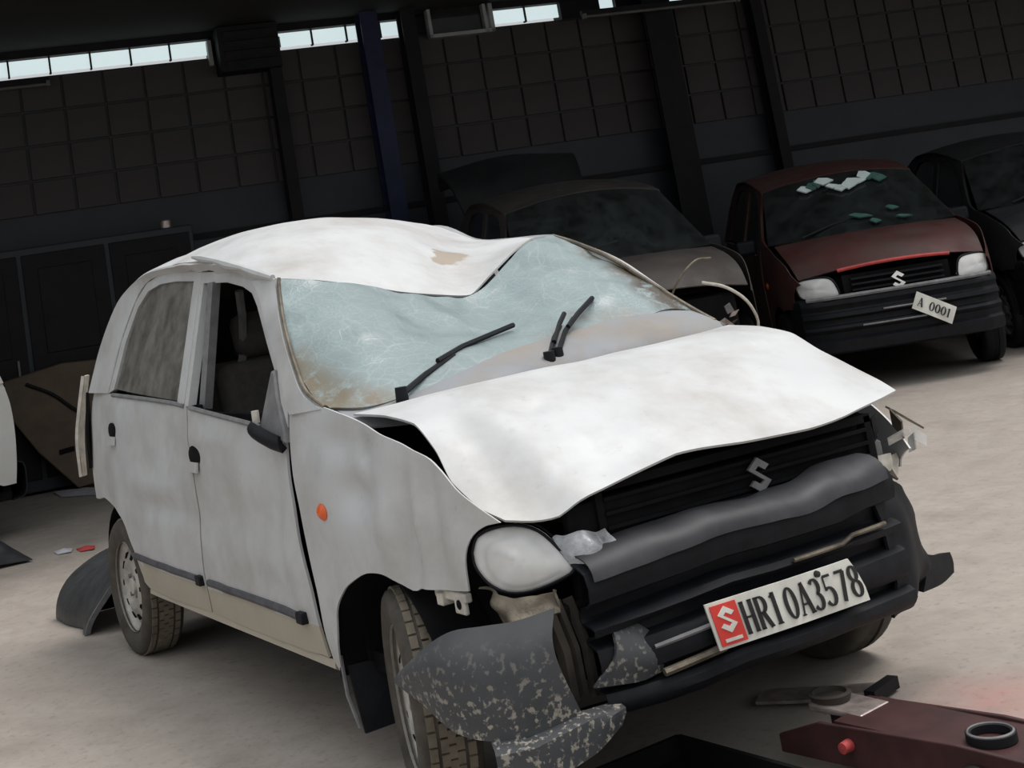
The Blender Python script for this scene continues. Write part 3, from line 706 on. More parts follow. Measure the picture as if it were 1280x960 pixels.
# ---- shattered windscreen, folded in with the roof
WS = [
 [(-.225, -.685, .945), (-.15, -.60, .934), (-.155, -.45, .946), (-.18, -.25, .968), (-.22, 0, .997), (-.235, .20, 1.003), (-.25, .36, 1.010), (-.275, .50, 1.026), (-.27, .60, 1.003)],
 [(-.36, -.682, .99), (-.27, -.57, 1.005), (-.26, -.42, 1.012), (-.27, -.23, 1.02), (-.29, 0, 1.02), (-.31, .19, 1.035), (-.325, .36, 1.055), (-.335, .49, 1.06), (-.335, .592, 1.048)],
 [(-.50, -.655, 1.078), (-.43, -.54, 1.112), (-.41, -.40, 1.105), (-.40, -.22, 1.075), (-.40, 0, 1.045), (-.42, .17, 1.075), (-.44, .33, 1.125), (-.45, .46, 1.13), (-.44, .565, 1.108)],
 [(-.64, -.61, 1.188), (-.58, -.50, 1.20), (-.56, -.36, 1.185), (-.55, -.20, 1.145), (-.55, 0, 1.095), (-.58, .14, 1.13), (-.62, .30, 1.205), (-.64, .42, 1.225), (-.625, .53, 1.212)],
 [(-.757, -.565, 1.305), (-.70, -.435, 1.277), (-.68, -.315, 1.247), (-.66, -.197, 1.207), (-.65, -.02, 1.168), (-.69, .11, 1.18), (-.75, .277, 1.266), (-.79, .389, 1.304), (-.83, .49, 1.302)],
]
ws = sheet('windscreen', gridpts(WS, 60, 44), 'shattered', car, .006, lambda p: Vector(p) + Vector((.6, 0, .8)) * (.011 * vnoise(p, 8) + .006 * vnoise(p, 19)) * min(1, max(.05, (-.22 - p[0]) * 5)))
# cowl panel between windscreen and bonnet
COWL = [[(-.255, -.675, .945), (-.185, -.5, .948), (-.22, -.2, .990), (-.255, .1, 1.014), (-.28, .4, 1.028), (-.295, .60, 1.016)],
        [(-.18, -.668, .925), (-.09, -.5, .922), (-.10, -.2, .945), (-.11, .1, .962), (-.14, .4, .975), (-.19, .62, .965)],
        [(-.10, -.66, .89), (-.04, -.5, .88), (-.05, -.2, .88), (-.06, .1, .88), (-.08, .4, .88), (-.12, .61, .89)]]
sheet('cowl_panel', gridpts(COWL, 30, 8), 'cowl_dusty', car, .006)
# wipers
def wiper(P, Q, label_=None):
    a = empty('wiper', P[0], 0, car); o = Vector(P[0])
    tube('wiper_arm', [Vector(p) - o for p in P], [.009, .008, .007, .006][:len(P)], 'black_plastic', a, 6)
    b = tube('wiper_blade', [Vector(p) - o for p in Q], .008, 'black_plastic', a, 6)
    mesh('wiper_spindle', *lathe_geo([(0, .02), (.016, .02), (.018, -.02)], 12, 'z'), 'black_plastic', a)
    return a
wiper([(-.12, -.52, .952), (-.20, -.40, .985), (-.26, -.27, 1.018)], [(-.23, -.34, 1.012), (-.29, -.22, 1.035), (-.38, .01, 1.062)])
wiper([(-.13, -.01, .972), (-.23, .09, 1.022), (-.29, .165, 1.052)], [(-.24, .11, 1.034), (-.31, .20, 1.064), (-.37, .30, 1.098)])
wiper([(-.12, -.045, .966), (-.20, .03, 1.012), (-.25, .09, 1.040)], [(-.17, .01, 1.004), (-.25, .09, 1.048), (-.31, .15, 1.070)])

# ---- buckled bonnet
HOOD = [
 [(-.147, -.655, .925), (-.09, -.53, .935), (-.07, -.36, .942), (-.06, -.15, .945), (-.06, .08, .946), (-.075, .30, .948), (-.10, .48, .95), (-.14, .615, .952)],
 [(.027, -.645, .920), (.04, -.52, .945), (.05, -.36, .952), (.05, -.15, .952), (.05, .08, .952), (.04, .30, .950), (.02, .48, .948), (-.01, .625, .942)],
 [(.156, -.632, .897), (.17, -.50, .918), (.18, -.35, .925), (.18, -.15, .926), (.18, .08, .924), (.17, .30, .922), (.15, .48, .922), (.112, .635, .915)],
 [(.262, -.64, .840), (.29, -.50, .872), (.30, -.35, .880), (.31, -.15, .885), (.31, .08, .884), (.30, .30, .880), (.25, .48, .875), (.20, .645, .862)],
 [(.345, -.655, .775), (.39, -.52, .800), (.42, -.37, .825), (.43, -.15, .838), (.43, .08, .832), (.42, .30, .826), (.38, .48, .822), (.30, .645, .818)],
 [(.433, -.642, .718), (.48, -.53, .728), (.51, -.40, .768), (.53, -.16, .792), (.53, .08, .784), (.52, .28, .774), (.48, .47, .775), (.41, .638, .778)],
 [(.49, -.612, .690), (.555, -.515, .680), (.583, -.43, .714), (.603, -.20, .757), (.61, .02, .745), (.60, .214, .735), (.565, .36, .736), (.495, .612, .753)],
]
def hood_fn(p):
    x, y = p[0], p[1]; z = p[2]
    z += -.012 * math.exp(-((x - .27) / .03) ** 2 - ((y + .36) / .05) ** 2) + .005 * math.exp(-((x - .22) / .05) ** 2 - ((y + .33) / .08) ** 2)
    z += .012 * math.exp(-((x - .36) / .20) ** 2 - ((y + .47) / .035) ** 2) - .010 * math.exp(-((x - .36) / .16) ** 2 - ((y + .56) / .035) ** 2)
    z += .003 * vnoise((x, y, z), 7)
    return Vector((x, y, z))
hood = sheet('bonnet', [[a.lerp(b, .55) for a, b in zip(p, q)] for p, q in zip(gridpts(HOOD, 64, 50), gridpts(HOOD, 64, 50, True))], 'silver', car, .006, hood_fn)
# ---- engine bay behind the open gap
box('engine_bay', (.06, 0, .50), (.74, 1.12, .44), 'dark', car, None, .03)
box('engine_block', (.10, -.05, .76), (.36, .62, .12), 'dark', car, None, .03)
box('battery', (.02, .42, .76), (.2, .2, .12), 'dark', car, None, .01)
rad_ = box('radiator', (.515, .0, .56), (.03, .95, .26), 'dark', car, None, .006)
gr = empty('grille', (.535, 0, .56), 0, car)
for k in range(5): mesh('grille_bar', *box_geo((.0, .03, .0 + k * .032), (.02, .82, .008)), 'dark', gr, False)
mesh('grille_frame', *join(box_geo((-.01, .03, .155), (.03, .86, .02)), box_geo((-.01, .03, -.02), (.03, .86, .02)), box_geo((-.01, -.39, .07), (.03, .02, .18)), box_geo((-.01, .45, .07), (.03, .02, .18))), 'dark', gr, False)
eg = poly_geo([Vector((.014, .065 + .036 * x, .092 + .042 * y)) for x, y in ES], (.008, 0, 0))
mesh('grille_emblem', *eg, 'grey_trim', gr, False)
box('slam_panel', (.45, .02, .665), (.07, .98, .03), 'dark', car, None, .006)

# ---- torn front bumper: bar, lips, corner, flap
def plan(y): return -.20 * abs(y) ** 2 - (.9 * max(0, abs(y) - .42) ** 2)
SEC = [(.50, .612), (.60, .604), (.645, .585), (.655, .555), (.650, .520), (.630, .512), (.605, .508), (.600, .478), (.648, .470), (.655, .462), (.648, .452), (.615, .446), (.610, .415), (.648, .405), (.655, .372), (.650, .345), (.618, .338), (.615, .318), (.655, .312), (.660, .292), (.645, .270), (.50, .255)]
ys = [-.50, -.44, -.36, -.26, -.15, -.03, .10, .20, .30, .37, .42]
BR = []
for y in ys:
    sag = -.035 * max(0, (-.15 - y)) / .35
    k = max(0, (-.30 - y) / .2)
    BR.append([Vector((x + plan(y), y, z + sag + (.012 if z > .5 else 0) * (y > .2) - (0 if z > .42 else -.02 * k))) for x, z in SEC])
bump_ = sheet('front_bumper', [cr(s, 54, lin=True) for s in BR], 'black_plastic', car, .006, lambda p: Vector(p) + Vector((.010 * vnoise(p, 4), 0, .007 * vnoise(p, 5))), ang=35)
# upper lip painted greyer for the sky it catches, pale highlight lines along the openings
LY = [-.49 + .0885 * k for k in range(11)]
sag_ = lambda y: (.012 if y > .2 else 0) - .035 * max(0, -.15 - y) / .35
sheet('bumper_lip', gridpts([[(x_ + plan(y), y, z_ + sag_(y) - .006 * math.exp(-((y - .02) / .2) ** 2)) for y in LY] for x_, z_ in ((.56, .622), (.62, .617), (.655, .598), (.664, .570))], 40, 8), 'bumper_grey', bump_, .004, lambda p: Vector(p) + Vector((.010 * vnoise(p, 4) + .008 * vnoise(p, 13), 0, .007 * vnoise(p, 5) + .007 * vnoise(p, 11))))
tube('bumper_lip', [(.662 + plan(y), y, .470 + .012 * (y > .2)) for y in [.03 + .04 * k for k in range(9)]], .0055, 'crumple', bump_, 6)
tube('bumper_lip', [(.660 + plan(y), y, .318 + .1 * (y + .36)) for y in [-.36 + .04 * k for k in range(5)]], .009, 'crumple', bump_, 6)
tube('bumper_lip', [(.655 + plan(y), y, .375 + .08 * (y + .36)) for y in [-.37 + .04 * k for k in range(5)]], .006, 'grey_trim', bump_, 6)
# left end: broken corner with a protruding tab
CORN = [[(.565, .37, .605), (.53, .47, .568), (.47, .58, .505), (.42, .62, .47)],
        [(.60, .37, .50), (.55, .48, .47), (.475, .60, .44), (.42, .635, .42)],
        [(.605, .37, .42), (.555, .49, .40), (.48, .595, .385), (.42, .64, .37)],
        [(.61, .37, .33), (.56, .48, .32), (.46, .63, .31), (.41, .66, .30)],
        [(.60, .35, .255), (.55, .45, .25), (.49, .54, .25), (.44, .58, .25)]]
crn = sheet('bumper_corner', gridpts(CORN, 18, 18), 'black_plastic', car, .008, lambda p: Vector(p) + Vector((.022 * vnoise(p, 11), 0, .006 * vnoise(p, 9))))
sheet('bumper_tab', gridpts([[(.46, .60, .335), (.42, .69, .305), (.39, .77, .292)], [(.46, .60, .28), (.42, .70, .265), (.39, .775, .268)], [(.46, .58, .245), (.42, .69, .235), (.39, .77, .242)]], 8, 6), 'black_plastic', crn, .03)
sheet('torn_edge', gridpts([[(.49, .40, .612), (.47, .50, .60), (.44, .585, .56)], [(.53, .42, .59), (.50, .51, .575), (.455, .59, .53)]], 14, 5), 'crumple', crn, .006, lambda p: Vector(p) + Vector((.012 * vnoise(p, 19), 0, .012 * vnoise(p, 17))))
# right end: big mud-spattered flap hanging off, with a folded bottom edge
FLAP = [[(.20, -.806, .352), (.31, -.79, .42), (.42, -.764, .474), (.50, -.715, .486), (.56, -.66, .492), (.60, -.585, .505)],
        [(.20, -.807, .349), (.31, -.815, .390), (.43, -.80, .42), (.52, -.755, .425), (.59, -.69, .425), (.615, -.615, .44)],
        [(.20, -.808, .346), (.31, -.812, .352), (.43, -.81, .355), (.53, -.77, .350), (.60, -.70, .345), (.62, -.60, .355)],
        [(.20, -.808, .343), (.31, -.805, .322), (.42, -.80, .292), (.52, -.775, .272), (.60, -.70, .270), (.61, -.575, .290)]]
flap = sheet('bumper_flap', gridpts(FLAP, 34, 22), 'flap', car, .008, lambda p: Vector(p) + Vector((.010 * vnoise(p, 7), .006 * vnoise(p, 11), 0)))
sheet('flap_fold', gridpts([[(.545, -.765, .266), (.60, -.705, .268), (.61, -.575, .288), (.60, -.47, .280)], [(.585, -.78, .258), (.645, -.715, .262), (.65, -.58, .280), (.635, -.475, .272)], [(.58, -.78, .17), (.64, -.715, .185), (.645, -.575, .215), (.63, -.49, .245)]], 20, 9, True), 'flap', flap, .008, lambda p: Vector(p) + Vector((.006 * vnoise(p, 9), 0, 0)))
# fog lamp opening: inner bracket pieces and the broken web beside it
sheet('bumper_bracket', gridpts([[(.60, -.455, .445), (.60, -.40, .43), (.60, -.36, .40)], [(.62, -.47, .38), (.63, -.40, .365), (.62, -.35, .35)], [(.60, -.525, .325), (.62, -.42, .315), (.61, -.35, .318)]], 10, 10), 'flap', car, .01)
for k, (y, w_) in enumerate(((-.565, .018), (-.535, .012), (-.505, .014))): mesh('bumper_strut', *tube_geo([(.52, y, .50), (.55, y + .01, .40), (.53, y + .025, .29)], w_, 6), 'under', car)
box('bumper_beam', (.50, -.10, .44), (.07, 1.0, .10), 'dark', car, None, .01)
# brown crumpled panel under the lamp and a bracket under the wing
sheet('lamp_support', gridpts([[(.40, -.665, .545), (.46, -.645, .53), (.53, -.60, .525), (.57, -.53, .535)], [(.44, -.655, .52), (.47, -.665, .50), (.53, -.62, .51), (.57, -.55, .51)], [(.46, -.66, .47), (.49, -.66, .475), (.55, -.63, .482), (.58, -.57, .49)]], 22, 12), 'crumple', car, .006, lambda p: Vector(p) + Vector((.012 * vnoise(p, 30), -.030 * vnoise(p, 19), .014 * vnoise(p, 26))))
brk = mesh('wing_bracket', *join(box_geo((.30, -.675, .522), (.15, .02, .022)), box_geo((.345, -.68, .507), (.05, .012, .045)), box_geo((.265, -.675, .512), (.03, .04, .03))), 'cream', car, False, 0, 30, .004)
mesh('bracket_hole', *lathe_geo([(0, -.6875), (.011, -.6875), (.011, -.682)], 12, 'y', (.345, 0, .507)), 'dark', brk)
# broken sheet between lamp and bonnet
sheet('torn_lamp_panel', gridpts([[(.51, -.52, .632), (.54, -.46, .632), (.56, -.40, .632)], [(.53, -.505, .60), (.565, -.45, .605), (.575, -.395, .60)], [(.55, -.485, .565), (.58, -.44, .575), (.585, -.39, .58)]], 20, 16), 'torn_grey', car, .005, lambda p: Vector(p) + Vector((.03 * vnoise(p, 24), .01 * vnoise(p, 30), .018 * vnoise(p, 26))))
# ---- headlamp
LO = [(.40, -.658, .622), (.415, -.648, .655), (.445, -.615, .670), (.478, -.572, .668), (.505, -.535, .645), (.535, -.505, .595), (.55, -.492, .562), (.535, -.53, .545), (.505, -.585, .532), (.47, -.625, .535), (.43, -.645, .555), (.405, -.658, .59)]
hl = empty('headlamp', (.47, -.58, .6), 0, car)
sh = Vector((.47, -.58, .6)); LOc = [Vector(p) - sh for p in LO]
dome('lamp_reflector', [p + Vector((-.015, .012, 0)) for p in LOc], (-.03, .02, 0), 'reflector', hl)
dome('lamp_lens', LOc, (.030, -.022, .004), 'lens', hl)
tube('lamp_rim', LOc + [LOc[0]], .005, 'black_plastic', hl, 6, 48)
tube('lamp_ridge', [p * .74 + Vector((.006, -.004, -.006)) for p in LOc] + [LOc[0] * .74 + Vector((.006, -.004, -.006))], .004, 'grey_trim', hl, 6, 40)
dome('lamp_bulb', [Vector((.0, .0, 0)) + Vector((0, .03 * math.cos(a), .03 * math.sin(a))) for a in [2 * math.pi * k / 10 for k in range(10)]], (.02, -.01, 0), 'chrome', hl, 4)
dome('lamp_housing', [p * 1.06 + Vector((-.03, .022, 0)) for p in LOc], (-.10, .08, 0), 'black_plastic', hl)
# ---- smashed left lamp: torn pieces sticking out under the bonnet corner
ll = empty('smashed_headlamp', (.40, .575, .605), 0, car)
rs = random.Random(3)
for k in range(9):
    c = Vector((rs.uniform(-.06, .08), rs.uniform(-.04, .12), rs.uniform(-.06, .09)))
    e1 = Vector((rs.uniform(-1, 1), rs.uniform(-1, 1), rs.uniform(-1, 1))).normalized(); e2 = e1.cross(Vector((rs.uniform(-1, 1), rs.uniform(-1, 1), 1))).normalized()
    a, b = rs.uniform(.03, .06), rs.uniform(.012, .035)
    mesh('lamp_shard', *poly_geo([c - e1 * a, c + e2 * b - e1 * a * .3, c + e1 * a, c - e2 * b * .8 + e1 * a * .2], e1.cross(e2) * .005), ('lens', 'crumple', 'black_plastic', 'chrome')[k % 4], ll, False)
sheet('torn_bracket', gridpts([[(.02, -.14, .0), (.05, -.02, -.015), (.0, .09, -.02)], [(.03, -.13, -.03), (.06, -.03, -.06), (.0, .08, -.075)]], 14, 6), 'cream', ll, .006, lambda p: Vector(p) + Vector((.02 * vnoise(p, 25), 0, .012 * vnoise(p, 20))))
# mirror on the front door: grey quarter plate with a folded black shell
mir = empty('door_mirror', (-.50, -.70, .93), 0, car)
mo = Vector((-.50, -.70, .93))
mesh('mirror_plate', *poly_geo([Vector((a, sy(a, b) - .02, b)) - mo for a, b in ((-.625, 1.05), (-.60, 1.052), (-.545, .985), (-.475, .90), (-.455, .855), (-.66, .893))], (0, .03, 0)), 'grey_trim', mir, True, 0, 30, .006)
sheet('mirror_shell', gridpts([[Vector(p) - mo for p in r] for r in ([(-.655, -.745, .912), (-.61, -.755, .908), (-.55, -.75, .895), (-.49, -.735, .875)], [(-.665, -.755, .895), (-.61, -.77, .888), (-.55, -.765, .872), (-.48, -.74, .852)], [(-.655, -.74, .882), (-.61, -.745, .870), (-.55, -.745, .852), (-.48, -.73, .835)])], 16, 10), 'black_plastic', mir, .02)
mesh('mirror_stub', *tube_geo([Vector((-.66, -.735, .91)) - mo, Vector((-.66, -.735, .945)) - mo], .012, 8), 'cream', mir)
# glass: dirty rear pane, nothing left in the front door
pane('dusty_glass', rdoorR, WIN_R, False)
# inner part of the middle pillar seen through the front window
strip('middle_pillar', [(-1.325, -.650, .93), (-1.335, -.555, 1.34)], [(-1.365, -.655, .93), (-1.375, -.56, 1.34)], 'grey_trim', car, 10, .03)
tube('seat_belt', [(-1.47, -.43, 1.30), (-1.50, -.42, 1.21), (-1.54, -.42, 1.085), (-1.57, -.44, 1.0), (-1.60, -.47, .93)], .016, 'grey_trim', car, 6)
# sprung tail lamp and its dark cut-out
tl = empty('tail_lamp', (-2.83, -.69, .82), 0, car)
sheet('lamp_lens', gridpts([[(-.02, .03, .24), (-.04, .05, .24)], [(-.03, -.005, .10), (-.055, .02, .10)], [(-.03, -.028, -.02), (-.06, .0, -.02)], [(-.03, -.03, -.17), (-.055, -.01, -.17)]], 5, 16), 'cream', tl, .010)
sheet('reflector_strip', gridpts([[(-.035, -.036, -.09), (-.05, -.02, -.09)], [(-.035, -.038, -.16), (-.05, -.02, -.16)]], 4, 4), 'tail_red', tl, .012)
sheet('lamp_rim', gridpts([[(-.015, .02, .24), (-.025, .02, .24)], [(-.02, -.016, .10), (-.03, -.014, .10)], [(-.02, -.04, -.02), (-.03, -.038, -.02)], [(-.022, -.042, -.17), (-.03, -.04, -.17)]], 4, 16), 'cream', tl, .012)
sheet('lamp_socket', gridpts([[(.02, .02, .17), (-.01, .03, .17)], [(.03, -.005, .0), (-.01, .02, 0)], [(.02, -.005, -.14), (-.01, .0, -.14)]], 5, 12), 'dark', tl, .012)
# wheels
wheel(car, -2.36, -.655, .252, -1); wheel(car, -2.36, .655, .252, 1, detail=False)
fwR = wheel(car, .035, -.645, .252, -1); fwR.rotation_euler = (0, 0, rad(-18)); wheel(car, -.01, .655, .252, 1, detail=False)
for x in (-2.36, -.01): mesh('axle', *tube_geo([(x, -.62, .25), (x, .62, .25)], .035, 10), 'under', car)
mesh('mud_flap', *poly_geo([(-.335, -.70, .27), (-.30, -.56, .27), (-.28, -.57, .11), (-.30, -.69, .10)], (-.008, 0, 0)), 'black_plastic', car, False)
mesh('mud_flap_edge', *tube_geo([(-.335, -.715, .30), (-.325, -.715, .2), (-.295, -.705, .12)], .006, 6), 'grey_trim', car)
# number plate
pl = empty('number_plate', (.672, -.005, .392), 0, car)
def plp(u, v, d=0):   # u along the plate (viewer's left to right), v up, slightly bent at its far top corner
    b = max(0, u - .38) * .5
    return Vector((d - .02 * abs(u - .23) - b * max(0, v) * 2, -.233 + u - .2 * v, v - .006))
nu_ = 14; g = [[plp(.455 * i / (nu_ - 1) - (.02 * max(0, v) / .05 * (i == nu_ - 1)), v) for i in range(nu_)] for v in (-.052, -.02, .02, .052)]
sheet('plate', g, 'plate_white', pl, .004)
sheet('plate_red_panel', [[plp(.008 + .072 * i / 3, v, .004) for i in range(4)] for v in (-.045, 0, .045)], 'plate_red', pl, .002)
mesh('plate_emblem', *poly_geo([plp(.044 + .026 * x, .010 + .030 * y, .0055) for x, y in ES], (.001, 0, 0)), 'plate_white', pl, False)
sheet('plate_caption', [[plp(.020 + .048 * i / 3, v, .0058) for i in range(4)] for v in (-.038, -.031)], 'plate_white', pl, .001)
vs, fs = text_geo('HR10A3578', .073, .366, lambda x, y: plp(.084 + x, y - .0365, .0045))
mesh('plate_lettering', vs, fs, 'ink', pl, False, .0015)
mesh('plate_bolt', *lathe_geo([(0, .012), (.007, .010), (.008, 0)], 12, 'x', plp(.325, .043)), 'ink', pl)

# ================================================================ OTHER CARS
def std_car(name, loc, rz, label, paint, sc=(1, 1, 1), ws_mat='dark_glass', wreck_front=False, plate=False, lamp=True):
    root = empty(name, loc, rz, None, label=label, category='car', group='cars parked along the shed wall'); root.scale = sc
    f = side_panels(root, paint, paint, False); side_panels(root, paint, paint, True)
    cabin(root)
    for s in (-1, 1):
        box_m = lambda v: Vector((v[0], s * -1 * v[1], v[2]))
        for win in (WIN_F, WIN_R): pane('dark_glass', root, win, s > 0)
        strip('roof_side_rail', [box_m(v) for v in RAIL_IN], [box_m(v) for v in RAIL_OUT], paint, root, 40, .008)
        strip('windscreen_pillar', [box_m(v) for v in AF], [box_m(v) for v in AW], paint, root, 20, .02)
        mesh('door_mirror', *box_geo((-.56, s * .80, .95), (.07, .15, .10)), 'black_plastic', root, True, 0, 30, .02)
    g = []
    for x, z in ((-.77, 1.312), (-1.0, 1.358), (-1.4, 1.414), (-1.9, 1.432), (-2.42, 1.392), (-2.56, 1.345)):
        e = .575 if x > -2 else .535
        g.append([(x + .10 * (1 - (y / .575) ** 2) * (1 if x > -.9 else 0), y * e / .575, z + .055 * (1 - (y / .575) ** 2)) for y in (-.575, -.38, -.19, 0, .19, .38, .575)])
    sheet('roof', gridpts(g, 20, 20), paint, root, .006)
    g = []
    for t in (0, .33, .66, 1):
        x0, z0 = -.225 + (-.757 + .225) * t, .945 + (1.308 - .945) * t; e = .685 + (.565 - .685) * t
        g.append([(x0 + .12 * (1 - (y) ** 2), y * e, z0 + (.05 * t) * (1 - y * y)) for y in (-1, -.66, -.33, 0, .33, .66, 1)])
    sheet('windscreen', gridpts(g, 20, 14), ws_mat, root, .006, (lambda p: Vector(p) + Vector((.03 * vnoise(p, 5), 0, -.03 * abs(vnoise(p, 4))))) if ws_mat != 'dark_glass' else None)
    tube('wiper_blade', [(-.12, -.45, .965), (-.2, -.2, 1.02), (-.24, .05, 1.05)], .008, 'black_plastic', root, 6)
    HD = [[(-.14 + .09 * (1 - y * y), y * .655, .935 + .02 * (1 - y * y)) for y in (-1, -.66, -.33, 0, .33, .66, 1)],
          [(.10 + .09 * (1 - y * y), y * .66, .885 + .04 * (1 - y * y)) for y in (-1, -.66, -.33, 0, .33, .66, 1)],
          [(.30 + .10 * (1 - y * y), y * .65, .815 + .045 * (1 - y * y)) for y in (-1, -.66, -.33, 0, .33, .66, 1)],
          [(.44 + .13 * (1 - y * y), y * .63, .715 + .05 * (1 - y * y)) for y in (-1, -.66, -.33, 0, .33, .66, 1)]]
    sheet('bonnet', gridpts(HD, 24, 18), paint, root, .006)
    rear_end(root, paint)
    box('engine_bay', (.06, 0, .50), (.72, 1.1, .40), 'dark', root, None, .03)
    for x in (-2.36, -.01):
        for s in (-1, 1): wheel(root, x, s * .655, .255, s, detail=False, rim='grey_trim', tyre='black_plastic')
    if not wreck_front:
        gr = empty('grille', (.55, 0, .60), 0, root)
        for k in range(4): mesh('grille_bar', *box_geo((.012, 0, -.02 + k * .034), (.04, .62, .012)), 'black_plastic', gr, False)
        mesh('grille_backing', *box_geo((-.02, 0, .03), (.02, .72, .16)), 'dark', gr, False)
        mesh('grille_emblem', *poly_geo([Vector((.035, .048 * x, .035 + .055 * y)) for x, y in ES], (.01, 0, 0)), 'reflector', gr, False)
        SB = [(.42, .592), (.60, .585), (.635, .572), (.642, .545), (.628, .535), (.618, .50), (.648, .49), (.652, .47), (.62, .46), (.612, .42), (.648, .41), (.652, .39), (.62, .375), (.615, .33), (.648, .32), (.64, .255), (.50, .235)]
        rows = []
        for y in (-.70, -.66, -.56, -.42, -.2, 0, .2, .42, .56, .66, .70):
            d = -.16 * y * y - 3.0 * max(0, abs(y) - .50) ** 2 - (.14 if abs(y) > .69 else 0)
            rows.append([Vector((x + d, y, z)) for x, z in SB])
        bp = sheet('front_bumper', [cr(r, 40, lin=True) for r in rows], 'black_plastic', root, .006, ang=35)
        tube('bumper_lip', [(.630 - .16 * y * y - 3.0 * max(0, abs(y) - .5) ** 2, y, .588) for y in [-.62 + .124 * k for k in range(11)]], .014, 'grey_trim', bp, 6)
        for z_, y0 in ((.48, -.15), (.40, -.30)):
            tube('bumper_rib', [(.658 - .16 * y * y, y, z_) for y in [y0 + .07 * k for k in range(7)]], .006, 'grey_trim', bp, 6)
    if lamp and not wreck_front:
        for s in (-1, 1):
            h = empty('headlamp', (.50, s * .50, .655), 0, root)
            O = [(-.10, s * .15, .0), (-.09, s * .15, .045), (-.03, s * .07, .062), (.04, -s * .06, .050), (.06, -s * .10, -.03), (.065, -s * .09, -.062), (.01, s * .05, -.072), (-.06, s * .13, -.055)]
            dome('lamp_reflector', [Vector(p) + Vector((-.02, 0, 0)) for p in O], (-.03, 0, 0), 'reflector', h)
            dome('lamp_lens', O, (.03, s * .015, .0), 'lens', h)
            tube('lamp_rim', O + [O[0]], .008, 'black_plastic', h, 6, 30)
    return root
red = std_car('red_hatchback', (-4.40, 5.45, 0), rad(-32), 'red hatchback with bright headlamps and a plate hanging askew', 'red_car', (1, 1, 1.09))
dk = std_car('grey_hatchback', (-4.446, 3.337, 0), rad(-18.8), 'dark grey brown car with missing front bumper behind the silver wreck', 'dark_car', (1, 1, 1.19), wreck_front=True)
rt_ = std_car('black_hatchback', (-3.98, 7.20, 0), rad(-32), 'unlit dark car cut off by the right edge of the photo', 'black_car', (1, 1, 1.09))
wh = std_car('white_hatchback', (-6.88, -3.13, 0), rad(-84), 'white car whose tail end shows at the left edge', 'white_car')
# raised tailgate of the dark car
tgd = sheet('raised_tailgate', gridpts([[(-2.50, -.52, 1.37), (-2.52, 0, 1.40), (-2.50, .52, 1.37)], [(-2.72, -.56, 1.60), (-2.76, 0, 1.66), (-2.72, .56, 1.60)], [(-3.0, -.60, 1.72), (-3.06, 0, 1.78), (-3.0, .60, 1.72)], [(-3.2, -.58, 1.62), (-3.27, 0, 1.68), (-3.2, .58, 1.62)]], 14, 14), 'black_car', dk, .03)
# ---- hanging plate on the red car
hp = empty('number_plate', (.680, .17, .44), 0, red); hp.rotation_euler = (rad(-29), 0, 0)
sheet('plate', [[(.0 - .004 * abs(i - 3), -.13 + .27 * i / 6, z) for i in range(7)] for z in (-.055, 0, .055)], 'plate_white', hp, .004)
vs, fs = text_geo('A 0001', .055, .23, lambda x, y: Vector((.005, -.11 + x, y - .028)))
mesh('plate_lettering', vs, fs, 'ink', hp, False, .0015)
# brighter red strip along the bonnet nose
tube('bonnet_edge', [(.44 + .13 * (1 - y * y) + .012, y * .63, .712 + .05 * (1 - y * y)) for y in [-.6 + .12 * k for k in range(11)]], .012, plain('bright_red_edge', (.42, .04, .035), .4, 0, .2), red, 6)
# white and green jags of glass left in its windscreen
rs = random.Random(11)
jm = [plain('pale_glass_jag', (.62, .72, .70), .25, 0, .1), plain('green_glass_jag', (.06, .13, .11), .25, 0, .2)]
def ws_point(u, t):      # u across -1..1, t up 0..1 on the standard windscreen
    e = .685 - .12 * t
    return Vector((-.225 - .532 * t + .12 * (1 - u * u) + .02, u * e, .945 + .363 * t + .05 * t * (1 - u * u) + .012))
for k in range(16):
    if k < 12: u, t, l, h, mt = -.46 + .085 * k + rs.uniform(-.02, .02), .80 + .07 * math.sin(k * .8) + rs.uniform(-.03, .03), rs.uniform(.08, .15), rs.uniform(.025, .055), jm[0] if 2 < k < 9 or k % 3 == 0 else jm[1]
    else: u, t, l, h, mt = rs.uniform(-.05, .75), rs.uniform(.05, .55), rs.uniform(.08, .18), rs.uniform(.012, .03), jm[1]
    d = rs.uniform(-.5, .2); c = ws_point(u, t); ax = Vector((0, 1, d * .4)).normalized(); upv = Vector((-.8, 0, .6))
    mesh('glass_jag', *poly_geo([c - ax * l * .5, c - ax * l * .1 - upv * h, c + ax * l * .5, c + ax * l * .25 + upv * h * .7, c - ax * l * .2 + upv * h], (.008, 0, .008)), mt, red, False)
# ---- broken front of the dark car
fr = empty('exposed_front', (.45, 0, .55), 0, dk)
tube('bent_trim', [(.10, .30, .22), (.16, .42, .18), (.17, .53, .10), (.12, .60, .0), (.08, .61, -.06)], .009, 'cream', fr, 8, 20)
for k in range(10):
    c = Vector((.03 + .05 * rs.random(), rs.uniform(.05, .5), rs.uniform(-.08, .16)))
    e1 = Vector((0, rs.uniform(.6, 1), rs.uniform(-.5, .5))).normalized(); e2 = Vector((.3, -e1.z, e1.y))
    a, b = rs.uniform(.03, .08), rs.uniform(.01, .03)
    mesh('torn_piece', *poly_geo([c - e1 * a, c + e2 * b - e1 * a * .3, c + e1 * a, c - e2 * b], (.012, 0, 0)), ('jack_steel', 'under', 'grey_trim')[k % 3], fr, False)
mesh('radiator', *box_geo((-.02, 0, .0), (.04, .9, .28)), 'dark', fr, False)
tube('bent_cable', [(.25, .02, .16), (.30, .10, .27), (.28, .22, .34), (.22, .34, .34)], .006, 'crumple', fr, 8, 20)

